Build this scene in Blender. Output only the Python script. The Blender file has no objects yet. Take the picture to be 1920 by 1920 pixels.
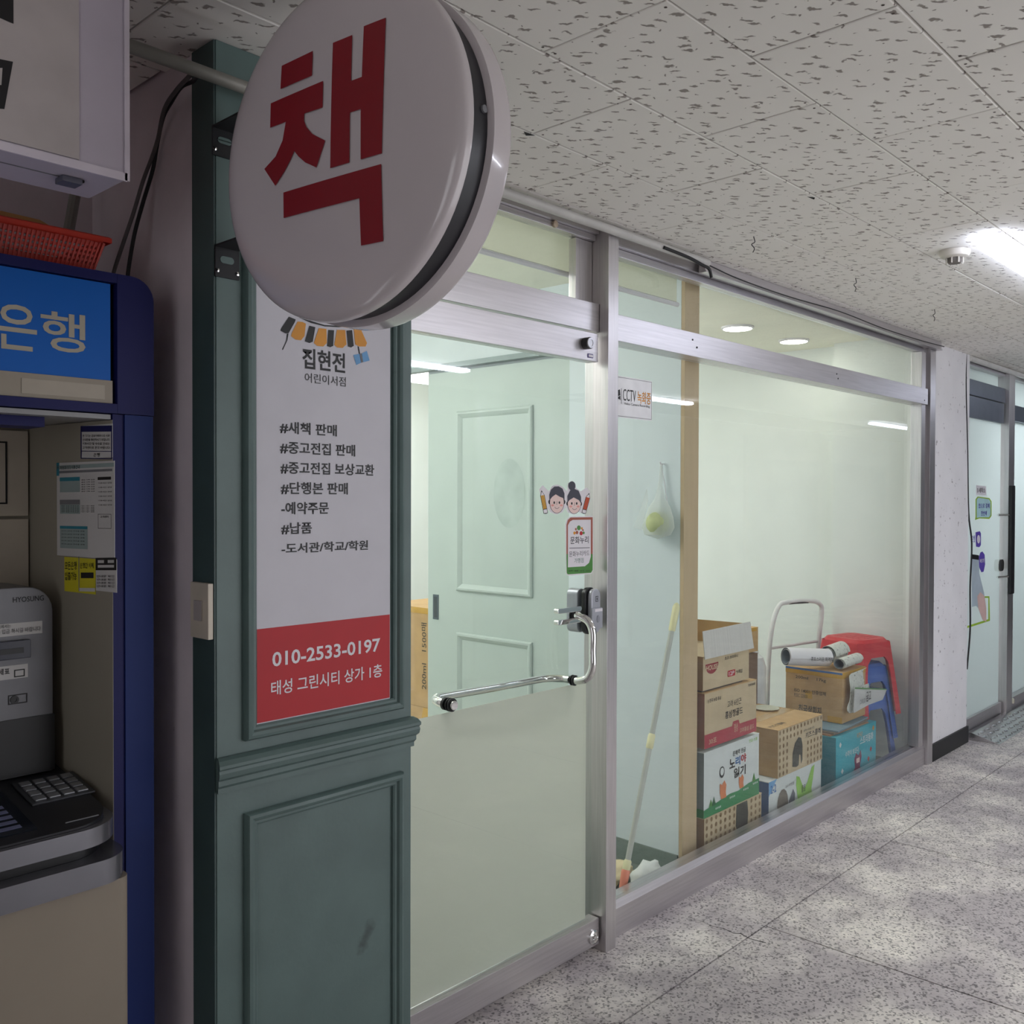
import bpy, bmesh, math, random
from mathutils import Vector as V, Matrix
random.seed(7)
S = bpy.context.scene
C = S.collection
PI = math.pi

# ---------------------------------------------------------------- camera
FPX, H = 1774.0, 1.5
YAW, PIT, ROL = math.radians(43), math.radians(-0.8), 0.0028
_F = V((math.cos(YAW), math.sin(YAW), 0)); _R = V((math.sin(YAW), -math.cos(YAW), 0)); _U = V((0, 0, 1))
_F2 = _F*math.cos(PIT) + _U*math.sin(PIT); _U2 = _U*math.cos(PIT) - _F*math.sin(PIT)
_R3 = _R*math.cos(ROL) + _U2*math.sin(ROL); _U3 = _U2*math.cos(ROL) - _R*math.sin(ROL)
cd = bpy.data.cameras.new('camera'); cam = bpy.data.objects.new('camera', cd); C.objects.link(cam)
cd.sensor_width = 36; cd.lens = FPX/1920*36; cd.clip_start = 0.02; cd.clip_end = 100
m = Matrix.Identity(4)
for i in range(3):
    m[i][0] = _R3[i]; m[i][1] = _U3[i]; m[i][2] = -_F2[i]
m[2][3] = H
cam.matrix_world = m
S.camera = cam
CAM = V((0, 0, H))

def ray(u, v): return _F2 + _R3*((u-960)/FPX) + _U3*((960-v)/FPX)
def P(u, v, x=None, y=None, z=None):
    """the point of a real plane (x=, y= or z=) that a pixel of the photograph shows"""
    r = ray(u, v)
    if x is not None: t = x/r.x
    elif y is not None: t = y/r.y
    else: t = (z-H)/r.z
    return CAM + r*t
def PP(u, v, p0, n):
    r = ray(u, v); return CAM + r*((V(p0)-CAM).dot(n)/r.dot(n))

# ---------------------------------------------------------------- world, exposure
w = bpy.data.worlds.new('world'); S.world = w; w.use_nodes = True
w.node_tree.nodes['Background'].inputs[0].default_value = (0.89, 0.89, 0.93, 1)
w.node_tree.nodes['Background'].inputs[1].default_value = 1.22
S.view_settings.view_transform = 'Standard'; S.view_settings.look = 'None'
S.view_settings.exposure = 0.9; S.view_settings.gamma = 1; S.view_settings.use_curve_mapping = False
S.cycles.max_bounces = 10; S.cycles.diffuse_bounces = 5; S.cycles.glossy_bounces = 5
S.cycles.transparent_max_bounces = 16; S.cycles.transmission_bounces = 6
S.cycles.sample_clamp_indirect = 6
LED = 6.0       # corridor batten
DOWN = 14.0      # shop downlights
CZ = 2.394       # corridor ceiling
SZ = 2.44        # shop ceiling

# ---------------------------------------------------------------- materials
def lin(c):
    c = c/255.0
    return c/12.92 if c <= 0.04045 else ((c+0.055)/1.055)**2.4
def col(r, g, b): return (lin(r), lin(g), lin(b), 1)
MATS = {}
def nodes(name):
    mt = bpy.data.materials.new(name); mt.use_nodes = True
    nt = mt.node_tree; return mt, nt, nt.nodes['Principled BSDF']
def mat(name, rgb, rough=0.5, metal=0.0, var=0.06, scale=12.0, bump=0.0, bscale=120.0, spec=0.5, stretch=None, dirt=None, coat=0):
    if name in MATS: return MATS[name]
    mt, nt, b = nodes(name); N = nt.nodes; L = nt.links
    b.inputs['Roughness'].default_value = rough; b.inputs['Metallic'].default_value = metal
    b.inputs['Specular IOR Level'].default_value = spec; b.inputs['Coat Weight'].default_value = coat
    tc = N.new('ShaderNodeTexCoord'); mp = N.new('ShaderNodeMapping'); L.new(tc.outputs['Object'], mp.inputs[0])
    if stretch: mp.inputs['Scale'].default_value = stretch
    nz = N.new('ShaderNodeTexNoise'); nz.inputs['Scale'].default_value = scale; nz.inputs['Detail'].default_value = 5
    L.new(mp.outputs[0], nz.inputs['Vector'])
    cr = N.new('ShaderNodeValToRGB'); L.new(nz.outputs[0], cr.inputs[0])
    c = col(*rgb)
    cr.color_ramp.elements[0].position = 0.3; cr.color_ramp.elements[1].position = 0.7
    cr.color_ramp.elements[0].color = tuple(max(0, x*(1-var*1.6)) for x in c[:3]) + (1,)
    cr.color_ramp.elements[1].color = tuple(min(1, x*(1+var)) for x in c[:3]) + (1,)
    out = cr.outputs[0]
    if dirt:
        n2 = N.new('ShaderNodeTexNoise'); n2.inputs['Scale'].default_value = dirt[1]; n2.inputs['Detail'].default_value = 8
        L.new(tc.outputs['Object'], n2.inputs['Vector'])
        r2 = N.new('ShaderNodeValToRGB'); r2.color_ramp.elements[0].position = dirt[2]; r2.color_ramp.elements[1].position = dirt[2]+0.06
        L.new(n2.outputs[0], r2.inputs[0])
        mx = N.new('ShaderNodeMixRGB'); L.new(r2.outputs[0], mx.inputs[0]); L.new(out, mx.inputs[1]); mx.inputs[2].default_value = col(*dirt[0])
        out = mx.outputs[0]
    L.new(out, b.inputs['Base Color'])
    if bump:
        n3 = N.new('ShaderNodeTexNoise'); n3.inputs['Scale'].default_value = bscale; L.new(mp.outputs[0], n3.inputs['Vector'])
        bp = N.new('ShaderNodeBump'); bp.inputs['Strength'].default_value = bump; bp.inputs['Distance'].default_value = 0.002
        L.new(n3.outputs[0], bp.inputs['Height']); L.new(bp.outputs[0], b.inputs['Normal'])
    MATS[name] = mt
    return mt
def emit(name, rgb, s):
    if name in MATS: return MATS[name]
    mt, nt, b = nodes(name)
    b.inputs['Base Color'].default_value = (0.8, 0.8, 0.8, 1)
    b.inputs['Emission Color'].default_value = col(*rgb); b.inputs['Emission Strength'].default_value = s
    MATS[name] = mt; return mt
def glass(name, tint=(0.965, 0.985, 0.978), refl=1.0):
    if name in MATS: return MATS[name]
    mt, nt, b = nodes(name); N = nt.nodes; L = nt.links; N.remove(b); out = N['Material Output']
    lw = N.new('ShaderNodeLayerWeight'); lw.inputs[0].default_value = 0.5
    pw = N.new('ShaderNodeMath'); pw.operation = 'POWER'; pw.inputs[1].default_value = 5; L.new(lw.outputs['Facing'], pw.inputs[0])
    ma = N.new('ShaderNodeMath'); ma.operation = 'MULTIPLY_ADD'; ma.inputs[1].default_value = 0.9*refl; ma.inputs[2].default_value = 0.04*refl
    L.new(pw.outputs[0], ma.inputs[0])
    tr = N.new('ShaderNodeBsdfTransparent'); tr.inputs[0].default_value = tint + (1,)
    gl = N.new('ShaderNodeBsdfGlossy'); gl.inputs['Roughness'].default_value = 0.01
    mx = N.new('ShaderNodeMixShader'); L.new(ma.outputs[0], mx.inputs[0]); L.new(tr.outputs[0], mx.inputs[1]); L.new(gl.outputs[0], mx.inputs[2])
    L.new(mx.outputs[0], out.inputs[0]); MATS[name] = mt; return mt
def film(name, rgb, through=0.75, clear=0.0):
    """translucent sheet: frosted film, thin plastic"""
    if name in MATS: return MATS[name]
    mt, nt, b = nodes(name); N = nt.nodes; L = nt.links; out = N['Material Output']
    b.inputs['Base Color'].default_value = col(*rgb); b.inputs['Roughness'].default_value = 0.35
    tl = N.new('ShaderNodeBsdfTranslucent'); tl.inputs[0].default_value = col(*rgb)
    mx = N.new('ShaderNodeMixShader'); mx.inputs[0].default_value = through
    L.new(b.outputs[0], mx.inputs[1]); L.new(tl.outputs[0], mx.inputs[2])
    if clear:
        tr = N.new('ShaderNodeBsdfTransparent'); m2 = N.new('ShaderNodeMixShader'); m2.inputs[0].default_value = clear
        L.new(mx.outputs[0], m2.inputs[1]); L.new(tr.outputs[0], m2.inputs[2]); mx = m2
    L.new(mx.outputs[0], out.inputs[0]); MATS[name] = mt; return mt

def floor_mat():
    mt, nt, b = nodes('worn_terrazzo'); N = nt.nodes; L = nt.links
    tc = N.new('ShaderNodeTexCoord')
    def noise(s, d=4, r=0.6):
        n = N.new('ShaderNodeTexNoise'); n.inputs['Scale'].default_value = s; n.inputs['Detail'].default_value = d; n.inputs['Roughness'].default_value = r
        L.new(tc.outputs['Object'], n.inputs['Vector']); return n.outputs[0]
    def ramp(src, a, b_, ca, cb):
        r = N.new('ShaderNodeValToRGB'); r.color_ramp.elements[0].position = a; r.color_ramp.elements[1].position = b_
        r.color_ramp.elements[0].color = ca; r.color_ramp.elements[1].color = cb; L.new(src, r.inputs[0]); return r.outputs[0]
    big = ramp(noise(2.6, 5, 0.6), 0.44, 0.66, col(190, 184, 185), col(240, 236, 228))
    mid = ramp(noise(11, 6, 0.65), 0.36, 0.6, (0.78, 0.77, 0.78, 1), (1, 1, 1, 1))
    mx = N.new('ShaderNodeMixRGB'); mx.blend_type = 'MULTIPLY'; mx.inputs[0].default_value = 0.9; L.new(big, mx.inputs[1]); L.new(mid, mx.inputs[2])
    vo = N.new('ShaderNodeTexVoronoi'); vo.inputs['Scale'].default_value = 150; L.new(tc.outputs['Object'], vo.inputs['Vector'])
    sp = N.new('ShaderNodeSeparateColor'); L.new(vo.outputs['Color'], sp.inputs[0])
    chips = ramp(sp.outputs[0], 0.05, 0.36, (0.22, 0.21, 0.21, 1), (1.02, 1.0, 0.99, 1))
    m2 = N.new('ShaderNodeMixRGB'); m2.blend_type = 'MULTIPLY'; m2.inputs[0].default_value = 0.85; L.new(mx.outputs[0], m2.inputs[1]); L.new(chips, m2.inputs[2])
    L.new(m2.outputs[0], b.inputs['Base Color'])
    b.inputs['Roughness'].default_value = 0.62
    bp = N.new('ShaderNodeBump'); bp.inputs['Strength'].default_value = 0.3; bp.inputs['Distance'].default_value = 0.002
    L.new(noise(90, 3), bp.inputs['Height']); L.new(bp.outputs[0], b.inputs['Normal'])
    return mt
def tile_mat():
    mt, nt, b = nodes('acoustic_tile'); N = nt.nodes; L = nt.links
    tc = N.new('ShaderNodeTexCoord')
    oi = N.new('ShaderNodeObjectInfo')
    ad = N.new('ShaderNodeVectorMath'); ad.operation = 'ADD'; L.new(tc.outputs['Object'], ad.inputs[0])
    cx = N.new('ShaderNodeCombineXYZ'); ml = N.new('ShaderNodeMath'); ml.operation = 'MULTIPLY'; ml.inputs[1].default_value = 37
    L.new(oi.outputs['Random'], ml.inputs[0]); L.new(ml.outputs[0], cx.inputs[0]); L.new(cx.outputs[0], ad.inputs[1])
    # wobble the coordinate so the strokes come out worm shaped
    nz = N.new('ShaderNodeTexNoise'); nz.inputs['Scale'].default_value = 48; nz.inputs['Detail'].default_value = 2; L.new(ad.outputs[0], nz.inputs['Vector'])
    sb = N.new('ShaderNodeVectorMath'); sb.operation = 'MULTIPLY_ADD'; L.new(nz.outputs['Color'], sb.inputs[0])
    sb.inputs[1].default_value = (0.030, 0.030, 0); L.new(ad.outputs[0], sb.inputs[2])
    def marks(scale, rot, r0, r1):
        mr = N.new('ShaderNodeMapping'); mr.inputs['Rotation'].default_value = (0, 0, rot); L.new(sb.outputs[0], mr.inputs[0])
        mp = N.new('ShaderNodeMapping'); mp.inputs['Scale'].default_value = scale; L.new(mr.outputs[0], mp.inputs[0])
        vo = N.new('ShaderNodeTexVoronoi'); vo.voronoi_dimensions = '2D'; vo.inputs['Scale'].default_value = 1; vo.inputs['Randomness'].default_value = 0.75
        L.new(mp.outputs[0], vo.inputs['Vector'])
        r = N.new('ShaderNodeValToRGB'); r.color_ramp.elements[0].position = r0; r.color_ramp.elements[1].position = r1
        r.color_ramp.elements[0].color = (1, 1, 1, 1); r.color_ramp.elements[1].color = (0, 0, 0, 1)
        L.new(vo.outputs['Distance'], r.inputs[0]); return r.outputs[0]
    a = marks((11, 34, 1), math.radians(38), 0.10, 0.16)
    d = marks((19, 19, 1), 0.3, 0.035, 0.06)
    mx = N.new('ShaderNodeMath'); mx.operation = 'MAXIMUM'; L.new(a, mx.inputs[0]); L.new(d, mx.inputs[1])
    n2 = N.new('ShaderNodeTexNoise'); n2.inputs['Scale'].default_value = 3; L.new(ad.outputs[0], n2.inputs['Vector'])
    base = N.new('ShaderNodeValToRGB'); base.color_ramp.elements[0].color = col(230, 226, 219); base.color_ramp.elements[1].color = col(241, 238, 232)
    L.new(n2.outputs[0], base.inputs[0])
    m2 = N.new('ShaderNodeMixRGB'); m2.inputs[2].default_value = col(112, 100, 92); L.new(base.outputs[0], m2.inputs[1])
    m3 = N.new('ShaderNodeMath'); m3.operation = 'MULTIPLY'; m3.inputs[1].default_value = 0.8; L.new(mx.outputs[0], m3.inputs[0]); L.new(m3.outputs[0], m2.inputs[0])
    L.new(m2.outputs[0], b.inputs['Base Color']); b.inputs['Roughness'].default_value = 0.85
    bp = N.new('ShaderNodeBump'); bp.inputs['Strength'].default_value = 0.4; bp.inputs['Distance'].default_value = 0.002; bp.invert = True
    L.new(mx.outputs[0], bp.inputs['Height']); L.new(bp.outputs[0], b.inputs['Normal'])
    return mt

STEEL = mat('brushed_steel', (206, 202, 203), 0.34, 0.92, 0.06, 6, 0.05, 50, stretch=(25, 25, 0.8))
STEELH = mat('brushed_steel_rail', (206, 202, 204), 0.34, 0.92, 0.06, 6, 0.05, 50, stretch=(0.8, 25, 25))
CHROME = mat('chrome', (232, 232, 230), 0.07, 1.0, 0.02)
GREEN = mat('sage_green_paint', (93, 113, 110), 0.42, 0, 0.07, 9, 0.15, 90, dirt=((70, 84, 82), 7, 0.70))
DGREEN = mat('dark_green_side', (66, 84, 82), 0.5, 0, 0.07, 9)  # darker green than the pilaster front
INGREEN = mat('pale_green_paint', (190, 203, 198), 0.45, 0, 0.02, 5)
INWALL = mat('pale_mint_wall', (230, 234, 231), 0.6, 0, 0.02, 4)
INWALLB = mat('pale_blue_wall', (216, 226, 230), 0.55, 0, 0.02, 4)
CREAM = mat('cream_ceiling_paper', (246, 244, 228), 0.7, 0, 0.02, 4)
PLASTER = mat('dusty_white_plaster', (226, 214, 218), 0.8, 0, 0.08, 5, 0.25, 40, dirt=((104, 98, 98), 26, 0.73))
COLUMN = mat('scuffed_white_paint', (232, 230, 232), 0.7, 0, 0.03, 5, 0.2, 40, dirt=((165, 160, 162), 34, 0.655))
BLACK = mat('black_plastic', (22, 22, 24), 0.4)
RUBBER = mat('black_rubber', (14, 14, 16), 0.6)
WHITE = mat('white_vinyl', (226, 222, 226), 0.45, 0, 0.02)
INK = mat('black_print', (16, 15, 18), 0.5, 0, 0.02)
RED = mat('red_print', (184, 26, 36), 0.55, 0, 0.03)
LINE = mat('grey_print', (120, 120, 124), 0.6)
GLASS = glass('clear_glass')
FROST = film('frosted_film', (226, 226, 220), 0.72)
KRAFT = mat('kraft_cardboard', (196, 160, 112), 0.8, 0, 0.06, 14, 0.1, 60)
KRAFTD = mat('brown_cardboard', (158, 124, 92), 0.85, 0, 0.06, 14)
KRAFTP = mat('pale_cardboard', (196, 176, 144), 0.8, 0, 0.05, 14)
TAPE = mat('yellow_packing_tape', (206, 160, 70), 0.25, 0, 0.05)
DARK = mat('dark_gap', (26, 25, 25), 0.9)
FLOORM = floor_mat(); TILEM = tile_mat()

# ---------------------------------------------------------------- mesh helpers
class MB:
    def __init__(s): s.v = []; s.f = []; s.m = []; s.mi = 0
    def add(s, vs, fs):
        o = len(s.v); s.v += [tuple(v) for v in vs]; s.f += [tuple(i+o for i in f) for f in fs]; s.m += [s.mi]*len(fs); return s
    def box(s, x0, x1, y0, y1, z0, z1):
        return s.add([(x0,y0,z0),(x1,y0,z0),(x1,y1,z0),(x0,y1,z0),(x0,y0,z1),(x1,y0,z1),(x1,y1,z1),(x0,y1,z1)],
                     [(0,3,2,1),(4,5,6,7),(0,1,5,4),(1,2,6,5),(2,3,7,6),(3,0,4,7)])
    def fbox(s, fr, a0, a1, b0, b1, n0, n1):
        c = [fr(a, b, n) for n in (n0, n1) for (a, b) in ((a0,b0),(a1,b0),(a1,b1),(a0,b1))]
        return s.add(c, [(0,3,2,1),(4,5,6,7),(0,1,5,4),(1,2,6,5),(2,3,7,6),(3,0,4,7)])
    def prism(s, pts, fr, n0, n1):
        k = len(pts); vs = [fr(a, b, n0) for a, b in pts] + [fr(a, b, n1) for a, b in pts]
        return s.add(vs, [tuple(range(k))[::-1], tuple(range(k, 2*k))] + [(i, (i+1) % k, k+(i+1) % k, k+i) for i in range(k)])
    def tube(s, path, r, n=10, cap=True):
        path = [V(p) for p in path]; rings = []; up = None
        rr = r if isinstance(r, (list, tuple)) else [r]*len(path)
        for i, p in enumerate(path):
            t = ((path[min(i+1, len(path)-1)] - p).normalized() + (p - path[max(i-1, 0)]).normalized())
            t = t.normalized() if t.length > 1e-6 else V((0, 0, 1))
            if up is None: up = t.orthogonal().normalized()
            up = (up - t*up.dot(t)); up = up.normalized() if up.length > 1e-6 else t.orthogonal().normalized()
            b = t.cross(up)
            rings.append([p + (up*math.cos(2*PI*k/n) + b*math.sin(2*PI*k/n))*rr[i] for k in range(n)])
        vs = [v for g in rings for v in g]
        fs = [(i*n+k, i*n+(k+1) % n, (i+1)*n+(k+1) % n, (i+1)*n+k) for i in range(len(path)-1) for k in range(n)]
        if cap: fs += [tuple(range(n))[::-1], tuple(range((len(path)-1)*n, len(path)*n))]
        return s.add(vs, fs)
    def lathe(s, prof, c, ax, n=48):
        """prof: (radius, height along ax)"""
        c = V(c); ax = V(ax).normalized(); e1 = ax.orthogonal().normalized(); e2 = ax.cross(e1)
        vs = [c + ax*h + (e1*math.cos(2*PI*k/n) + e2*math.sin(2*PI*k/n))*r for r, h in prof for k in range(n)]
        fs = [(i*n+k, i*n+(k+1) % n, (i+1)*n+(k+1) % n, (i+1)*n+k) for i in range(len(prof)-1) for k in range(n)]
        if prof[0][0] > 0: fs.append(tuple(range(n))[::-1])
        if prof[-1][0] > 0: fs.append(tuple(range((len(prof)-1)*n, len(prof)*n)))
        return s.add(vs, fs)
    def build(s, name, mt, parent=None, smooth=False, bevel=0, origin=None):
        me = bpy.data.meshes.new(name); o0 = V(origin) if origin is not None else V((0, 0, 0))
        me.from_pydata([tuple(V(v)-o0) for v in s.v], [], s.f)
        for x in (mt if isinstance(mt, (list, tuple)) else [mt]): me.materials.append(x)
        for p, i in zip(me.polygons, s.m): p.material_index = i
        bm = bmesh.new(); bm.from_mesh(me); bmesh.ops.remove_doubles(bm, verts=bm.verts, dist=1e-6)
        bmesh.ops.recalc_face_normals(bm, faces=bm.faces)
        if bevel:
            es = [e for e in bm.edges if len(e.link_faces) == 2 and e.calc_face_angle(0) > 0.6]
            bmesh.ops.bevel(bm, geom=es, offset=bevel, segments=2, profile=0.6, affect='EDGES', clamp_overlap=True)
        if smooth or bevel:
            for f in bm.faces: f.smooth = True
            for e in bm.edges:
                if len(e.link_faces) == 2 and e.calc_face_angle(0) > 0.6: e.smooth = False
        bm.to_mesh(me); bm.free()
        o = bpy.data.objects.new(name, me); C.objects.link(o)
        if bevel:
            wn = o.modifiers.new('even_normals', 'WEIGHTED_NORMAL'); wn.keep_sharp = True; wn.weight = 90
        if parent is not None:
            o.parent = parent
            if parent.location.length > 0: o.location = o0 - V(parent['_w'])
        else: o.location = o0
        o['_w'] = tuple(o0)
        return o
def frame(o, r, u):
    o, r, u = V(o), V(r).normalized(), V(u).normalized(); n = r.cross(u)
    f = lambda a, b, d=0.0: o + r*a + u*b + n*d
    f.o, f.r, f.u, f.n = o, r, u, n
    return f
def front(x, y, z=0): return frame((x, y, z), (1, 0, 0), (0, 0, 1))         # faces the corridor (-Y)
def side(x, y, z=0): return frame((x, y, z), (0, -1, 0), (0, 0, 1))          # faces -X
def thing(name, label, cat, loc=(0, 0, 0), group=None):
    o = bpy.data.objects.new(name, None); C.objects.link(o); o.location = loc; o.empty_display_size = 0.05
    o['_w'] = tuple(loc); return tag(o, label, cat, group)
def tag(o, label, cat, group=None):
    o['label'] = label; o['category'] = cat
    if group: o['group'] = group
    return o
def struct(o): o['kind'] = 'structure'; return o
def box(name, mt, x0, x1, y0, y1, z0, z1, parent=None, bevel=0):
    return MB().box(x0, x1, y0, y1, z0, z1).build(name, mt, parent, bevel=bevel)
def label(o, t): o['label'] = t; return o

TS = bpy.data.scenes.new('lettering_bench')      # lettering is meshed here, the scene is removed at the end
def text(body, fr, a0, a1, b0, b1, mt, parent, bold=0.012, n=0.0008, name='lettering', rot=0, res=3):
    """lettering fitted to the rectangle a0..a1 by b0..b1 of a frame"""
    cu = bpy.data.curves.new('t', 'FONT'); cu.body = body; cu.size = 1; cu.offset = bold; cu.resolution_u = res
    ob = bpy.data.objects.new('t', cu); TS.collection.objects.link(ob)
    TS.view_layers[0].update(); dg = TS.view_layers[0].depsgraph; me = bpy.data.meshes.new_from_object(ob.evaluated_get(dg))
    bpy.data.objects.remove(ob); bpy.data.curves.remove(cu)
    xs = [v.co.x for v in me.vertices]; ys = [v.co.y for v in me.vertices]
    if not xs: return None
    x0, x1, y0, y1 = min(xs), max(xs), min(ys), max(ys)
    for v in me.vertices:
        s, t = (v.co.x-x0)/(x1-x0), (v.co.y-y0)/max(1e-6, y1-y0)
        if rot == 90: s, t = 1-t, s
        if rot == 180: s, t = 1-s, 1-t
        v.co = fr(a0+(a1-a0)*s, b0+(b1-b0)*t, n)
    me.name = name; me.materials.clear(); me.materials.append(mt)
    for p in me.polygons: p.material_index = 0
    o = bpy.data.objects.new(name, me); C.objects.link(o); o['_w'] = (0, 0, 0)
    if parent is not None:
        o.parent = parent
        if parent.location.length > 0: o.location = -V(parent['_w'])
    return o
def px_text(body, pl, us, ue, vt, vb, mt, parent, **k):
    """pl: dict(x=..) or dict(y=..): the plane; left pixel us, right pixel ue, top and bottom pixel of the left end"""
    A, B, T = P(us, vb, **pl), P(ue, (vt+vb)/2, **pl), P(us, vt, **pl)
    fr = front(A.x, A.y, A.z) if 'y' in pl else side(A.x, A.y, A.z)
    wd = (B.x-A.x) if 'y' in pl else (A.y-B.y)
    return text(body, fr, 0, wd, 0, T.z-A.z, mt, parent, **k)
def shape(name, pts3, n, mt, parent, d=0.0008, thick=0.0):
    """flat print: polygon of 3D points lifted off its surface along n"""
    n = V(n).normalized()
    mb = MB(); mb.add([V(p)+n*d for p in pts3], [tuple(range(len(pts3)))])
    return mb.build(name, mt, parent)
def px_shape(name, pts, pl, n, mt, parent, d=0.0008): return shape(name, [P(u, v, **pl) for u, v in pts], n, mt, parent, d)
def ell(cx, cy, rx, ry, n=20, a0=0, a1=2*PI): return [(cx+rx*math.cos(a0+(a1-a0)*i/n), cy+ry*math.sin(a0+(a1-a0)*i/n)) for i in range(n if abs(a1-a0-2*PI) < 1e-6 else n+1)]
def fshape(name, pts, fr, mt, parent, n=0.0008):
    mb = MB(); mb.add([fr(a, b, n) for a, b in pts], [tuple(range(len(pts)))]); return mb.build(name, mt, parent)
def rrect(a0, a1, b0, b1, r, n=5):
    pts = []
    for cx, cy, s in ((a1-r, b1-r, 0), (a0+r, b1-r, 1), (a0+r, b0+r, 2), (a1-r, b0+r, 3)):
        pts += [(cx+r*math.cos(s*PI/2+PI/2*i/n), cy+r*math.sin(s*PI/2+PI/2*i/n)) for i in range(n+1)]
    return pts
def ringmould(name, fr, a0, a1, b0, b1, prof, mt, parent):
    """picture-frame moulding: prof = (inset from the outer edge, height)"""
    mb = MB(); vs = []
    for d, h in prof: vs += [fr(a0+d, b0+d, h), fr(a1-d, b0+d, h), fr(a1-d, b1-d, h), fr(a0+d, b1-d, h)]
    fs = [(i*4+k, i*4+(k+1) % 4, (i+1)*4+(k+1) % 4, (i+1)*4+k) for i in range(len(prof)-1) for k in range(4)]
    mb.add(vs, fs); return mb.build(name, mt, parent, smooth=True)
def bez(pts, n=8):
    """smooth a polyline (Catmull-Rom)"""
    pts = [V(p) for p in pts]; q = [pts[0]*2-pts[1]] + pts + [pts[-1]*2-pts[-2]]; out = []
    for i in range(1, len(q)-2):
        for k in range(n):
            t = k/n; a, b, c, d = q[i-1], q[i], q[i+1], q[i+2]
            out.append(0.5*((2*b) + (c-a)*t + (2*a-5*b+4*c-d)*t*t + (3*b-a-3*c+d)*t**3))
    return out + [pts[-1]]

# ================================================================ THE SETTING
# corridor floor: cast terrazzo slabs with open joints
fl = struct(box('floor', DARK, -3, 16, -1.75, 1.97, -0.08, -0.012))
JX = [-2.8, -1.65, -0.5, 0.65, 1.85, 3.03, 4.17, 5.33, 6.5, 7.7, 8.9, 10.1, 12, 14, 16]
rows = [(1.605, 1.97, [-3, 16]), (0.60, 1.599, JX), (-0.45, 0.594, JX), (-1.75, -0.456, JX)]
for y0, y1, js in rows:
    for a, b in zip(js[:-1], js[1:]):
        box('floor_slab', FLOORM, a+0.003, b-0.003, y0, y1, -0.05, 0.0, fl)
# cracks crossing the narrow strip by the shop front
for (u, v, u2, v2) in ((1436, 1768, 1300, 1722), (1664, 1603, 1560, 1560)):
    a, b = P(u, v, z=0), P(u2, v2, z=0); pts = []
    k = 9
    for i in range(k+1):
        p = a.lerp(b, i/k); j = 0 if i in (0, k) else random.uniform(-0.012, 0.012); pts.append(V((p.x+j, p.y+j, 0)))
    mb = MB(); wds = [0.0022*(1-i/(k+1)) for i in range(k+1)]
    mb.add([p+V((w_, 0, 0.0006)) for p, w_ in zip(pts, wds)] + [p-V((w_, 0, -0.0006)) for p, w_ in zip(pts, wds)], [(i, i+1, k+2+i, k+1+i) for i in range(k)])
    mb.build('floor_crack', DARK, fl)

# corridor ceiling: 300 x 600 tiles, staggered rows
ce = struct(MB().box(-3, 16, -1.75, 1.984, CZ+0.012, CZ+0.06).box(-3, 1.43, 1.984, 2.3, CZ+0.012, CZ+0.06).build('ceiling', DARK))
tm = None
TX, TY = 0.603, 0.2955
y = 1.8505; row = 0
while y > -1.6:
    y0 = y-TY
    x = (1.437 if row % 2 == 0 else 1.738) - 6*TX
    while x < 11.5:
        if not (row > 8 and x > 6):
            if tm is None:
                mb = MB(); g, t = 0.0021, 0.010; a, b = TX, TY
                mb.add([(g,g,t),(a-g,g,t),(a-g,b-g,t),(g,b-g,t),(g,g,0.0015),(a-g,g,0.0015),(a-g,b-g,0.0015),(g,b-g,0.0015),
                        (g+.002,g+.002,0),(a-g-.002,g+.002,0),(a-g-.002,b-g-.002,0),(g+.002,b-g-.002,0)],
                       [(0,1,2,3),(0,1,5,4),(1,2,6,5),(2,3,7,6),(3,0,4,7),(4,5,9,8),(5,6,10,9),(6,7,11,10),(7,4,8,11),(8,9,10,11)])
                mb.mi = 1                                # screw heads near the corners
                for sx, sy in ((0.020, 0.016), (a-0.022, 0.018), (a-0.019, b-0.017), (0.021, b-0.015)):
                    mb.add([(sx+0.0034*math.cos(q*PI/3), sy+0.0034*math.sin(q*PI/3), -0.0006) for q in range(6)], [tuple(range(6))])
                t0 = mb.build('ceiling_tile', [TILEM, mat('screw_head_brown', (74, 62, 56), 0.7)], ce); tm = t0.data; o = t0
            else:
                o = bpy.data.objects.new('ceiling_tile', tm); C.objects.link(o); o.parent = ce
            o.location = (x, y0, CZ + random.uniform(0, 0.0014)); o.rotation_euler = (random.uniform(-.002, .002), random.uniform(-.001, .001), 0)
        x += TX
    y = y0; row += 1
for i in range(16):
    x = 1.738 - 2*TX + i*TX
    if x > 0.9: box('ceiling_tile', TILEM, x+0.0021, x+TX-0.0021, 1.8526, 1.925, CZ, CZ+0.01, ce)
for i in range(6): box('ceiling_tile', TILEM, 1.738-2*TX-i*TX+0.0021, 1.738-TX-i*TX-0.0021, 1.8526, 1.898, CZ, CZ+0.01, ce)
# tiles above the alcove and a far filler beyond the countable ones
box('ceiling_board', mat('far_tile', (202, 198, 188), 0.85), 11.9, 16, -1.75, 1.9, CZ, CZ+0.01, ce)
for (yy0, yy1) in ((1.9, 2.26),):
    for i in range(6):
        box('ceiling_tile', TILEM, -2.4+i*0.56, -2.4+i*0.56+0.555, yy0+0.003, yy1, CZ, CZ+0.01, ce)

# masonry pier between the alcove and the shop, alcove back wall
struct(box('wall_left', PLASTER, 0.965, 1.44, 1.778, 2.45, 0, CZ+0.01))
struct(box('wall_back', PLASTER, -3, 0.965, 2.26, 2.45, 0, CZ+0.01))
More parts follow.
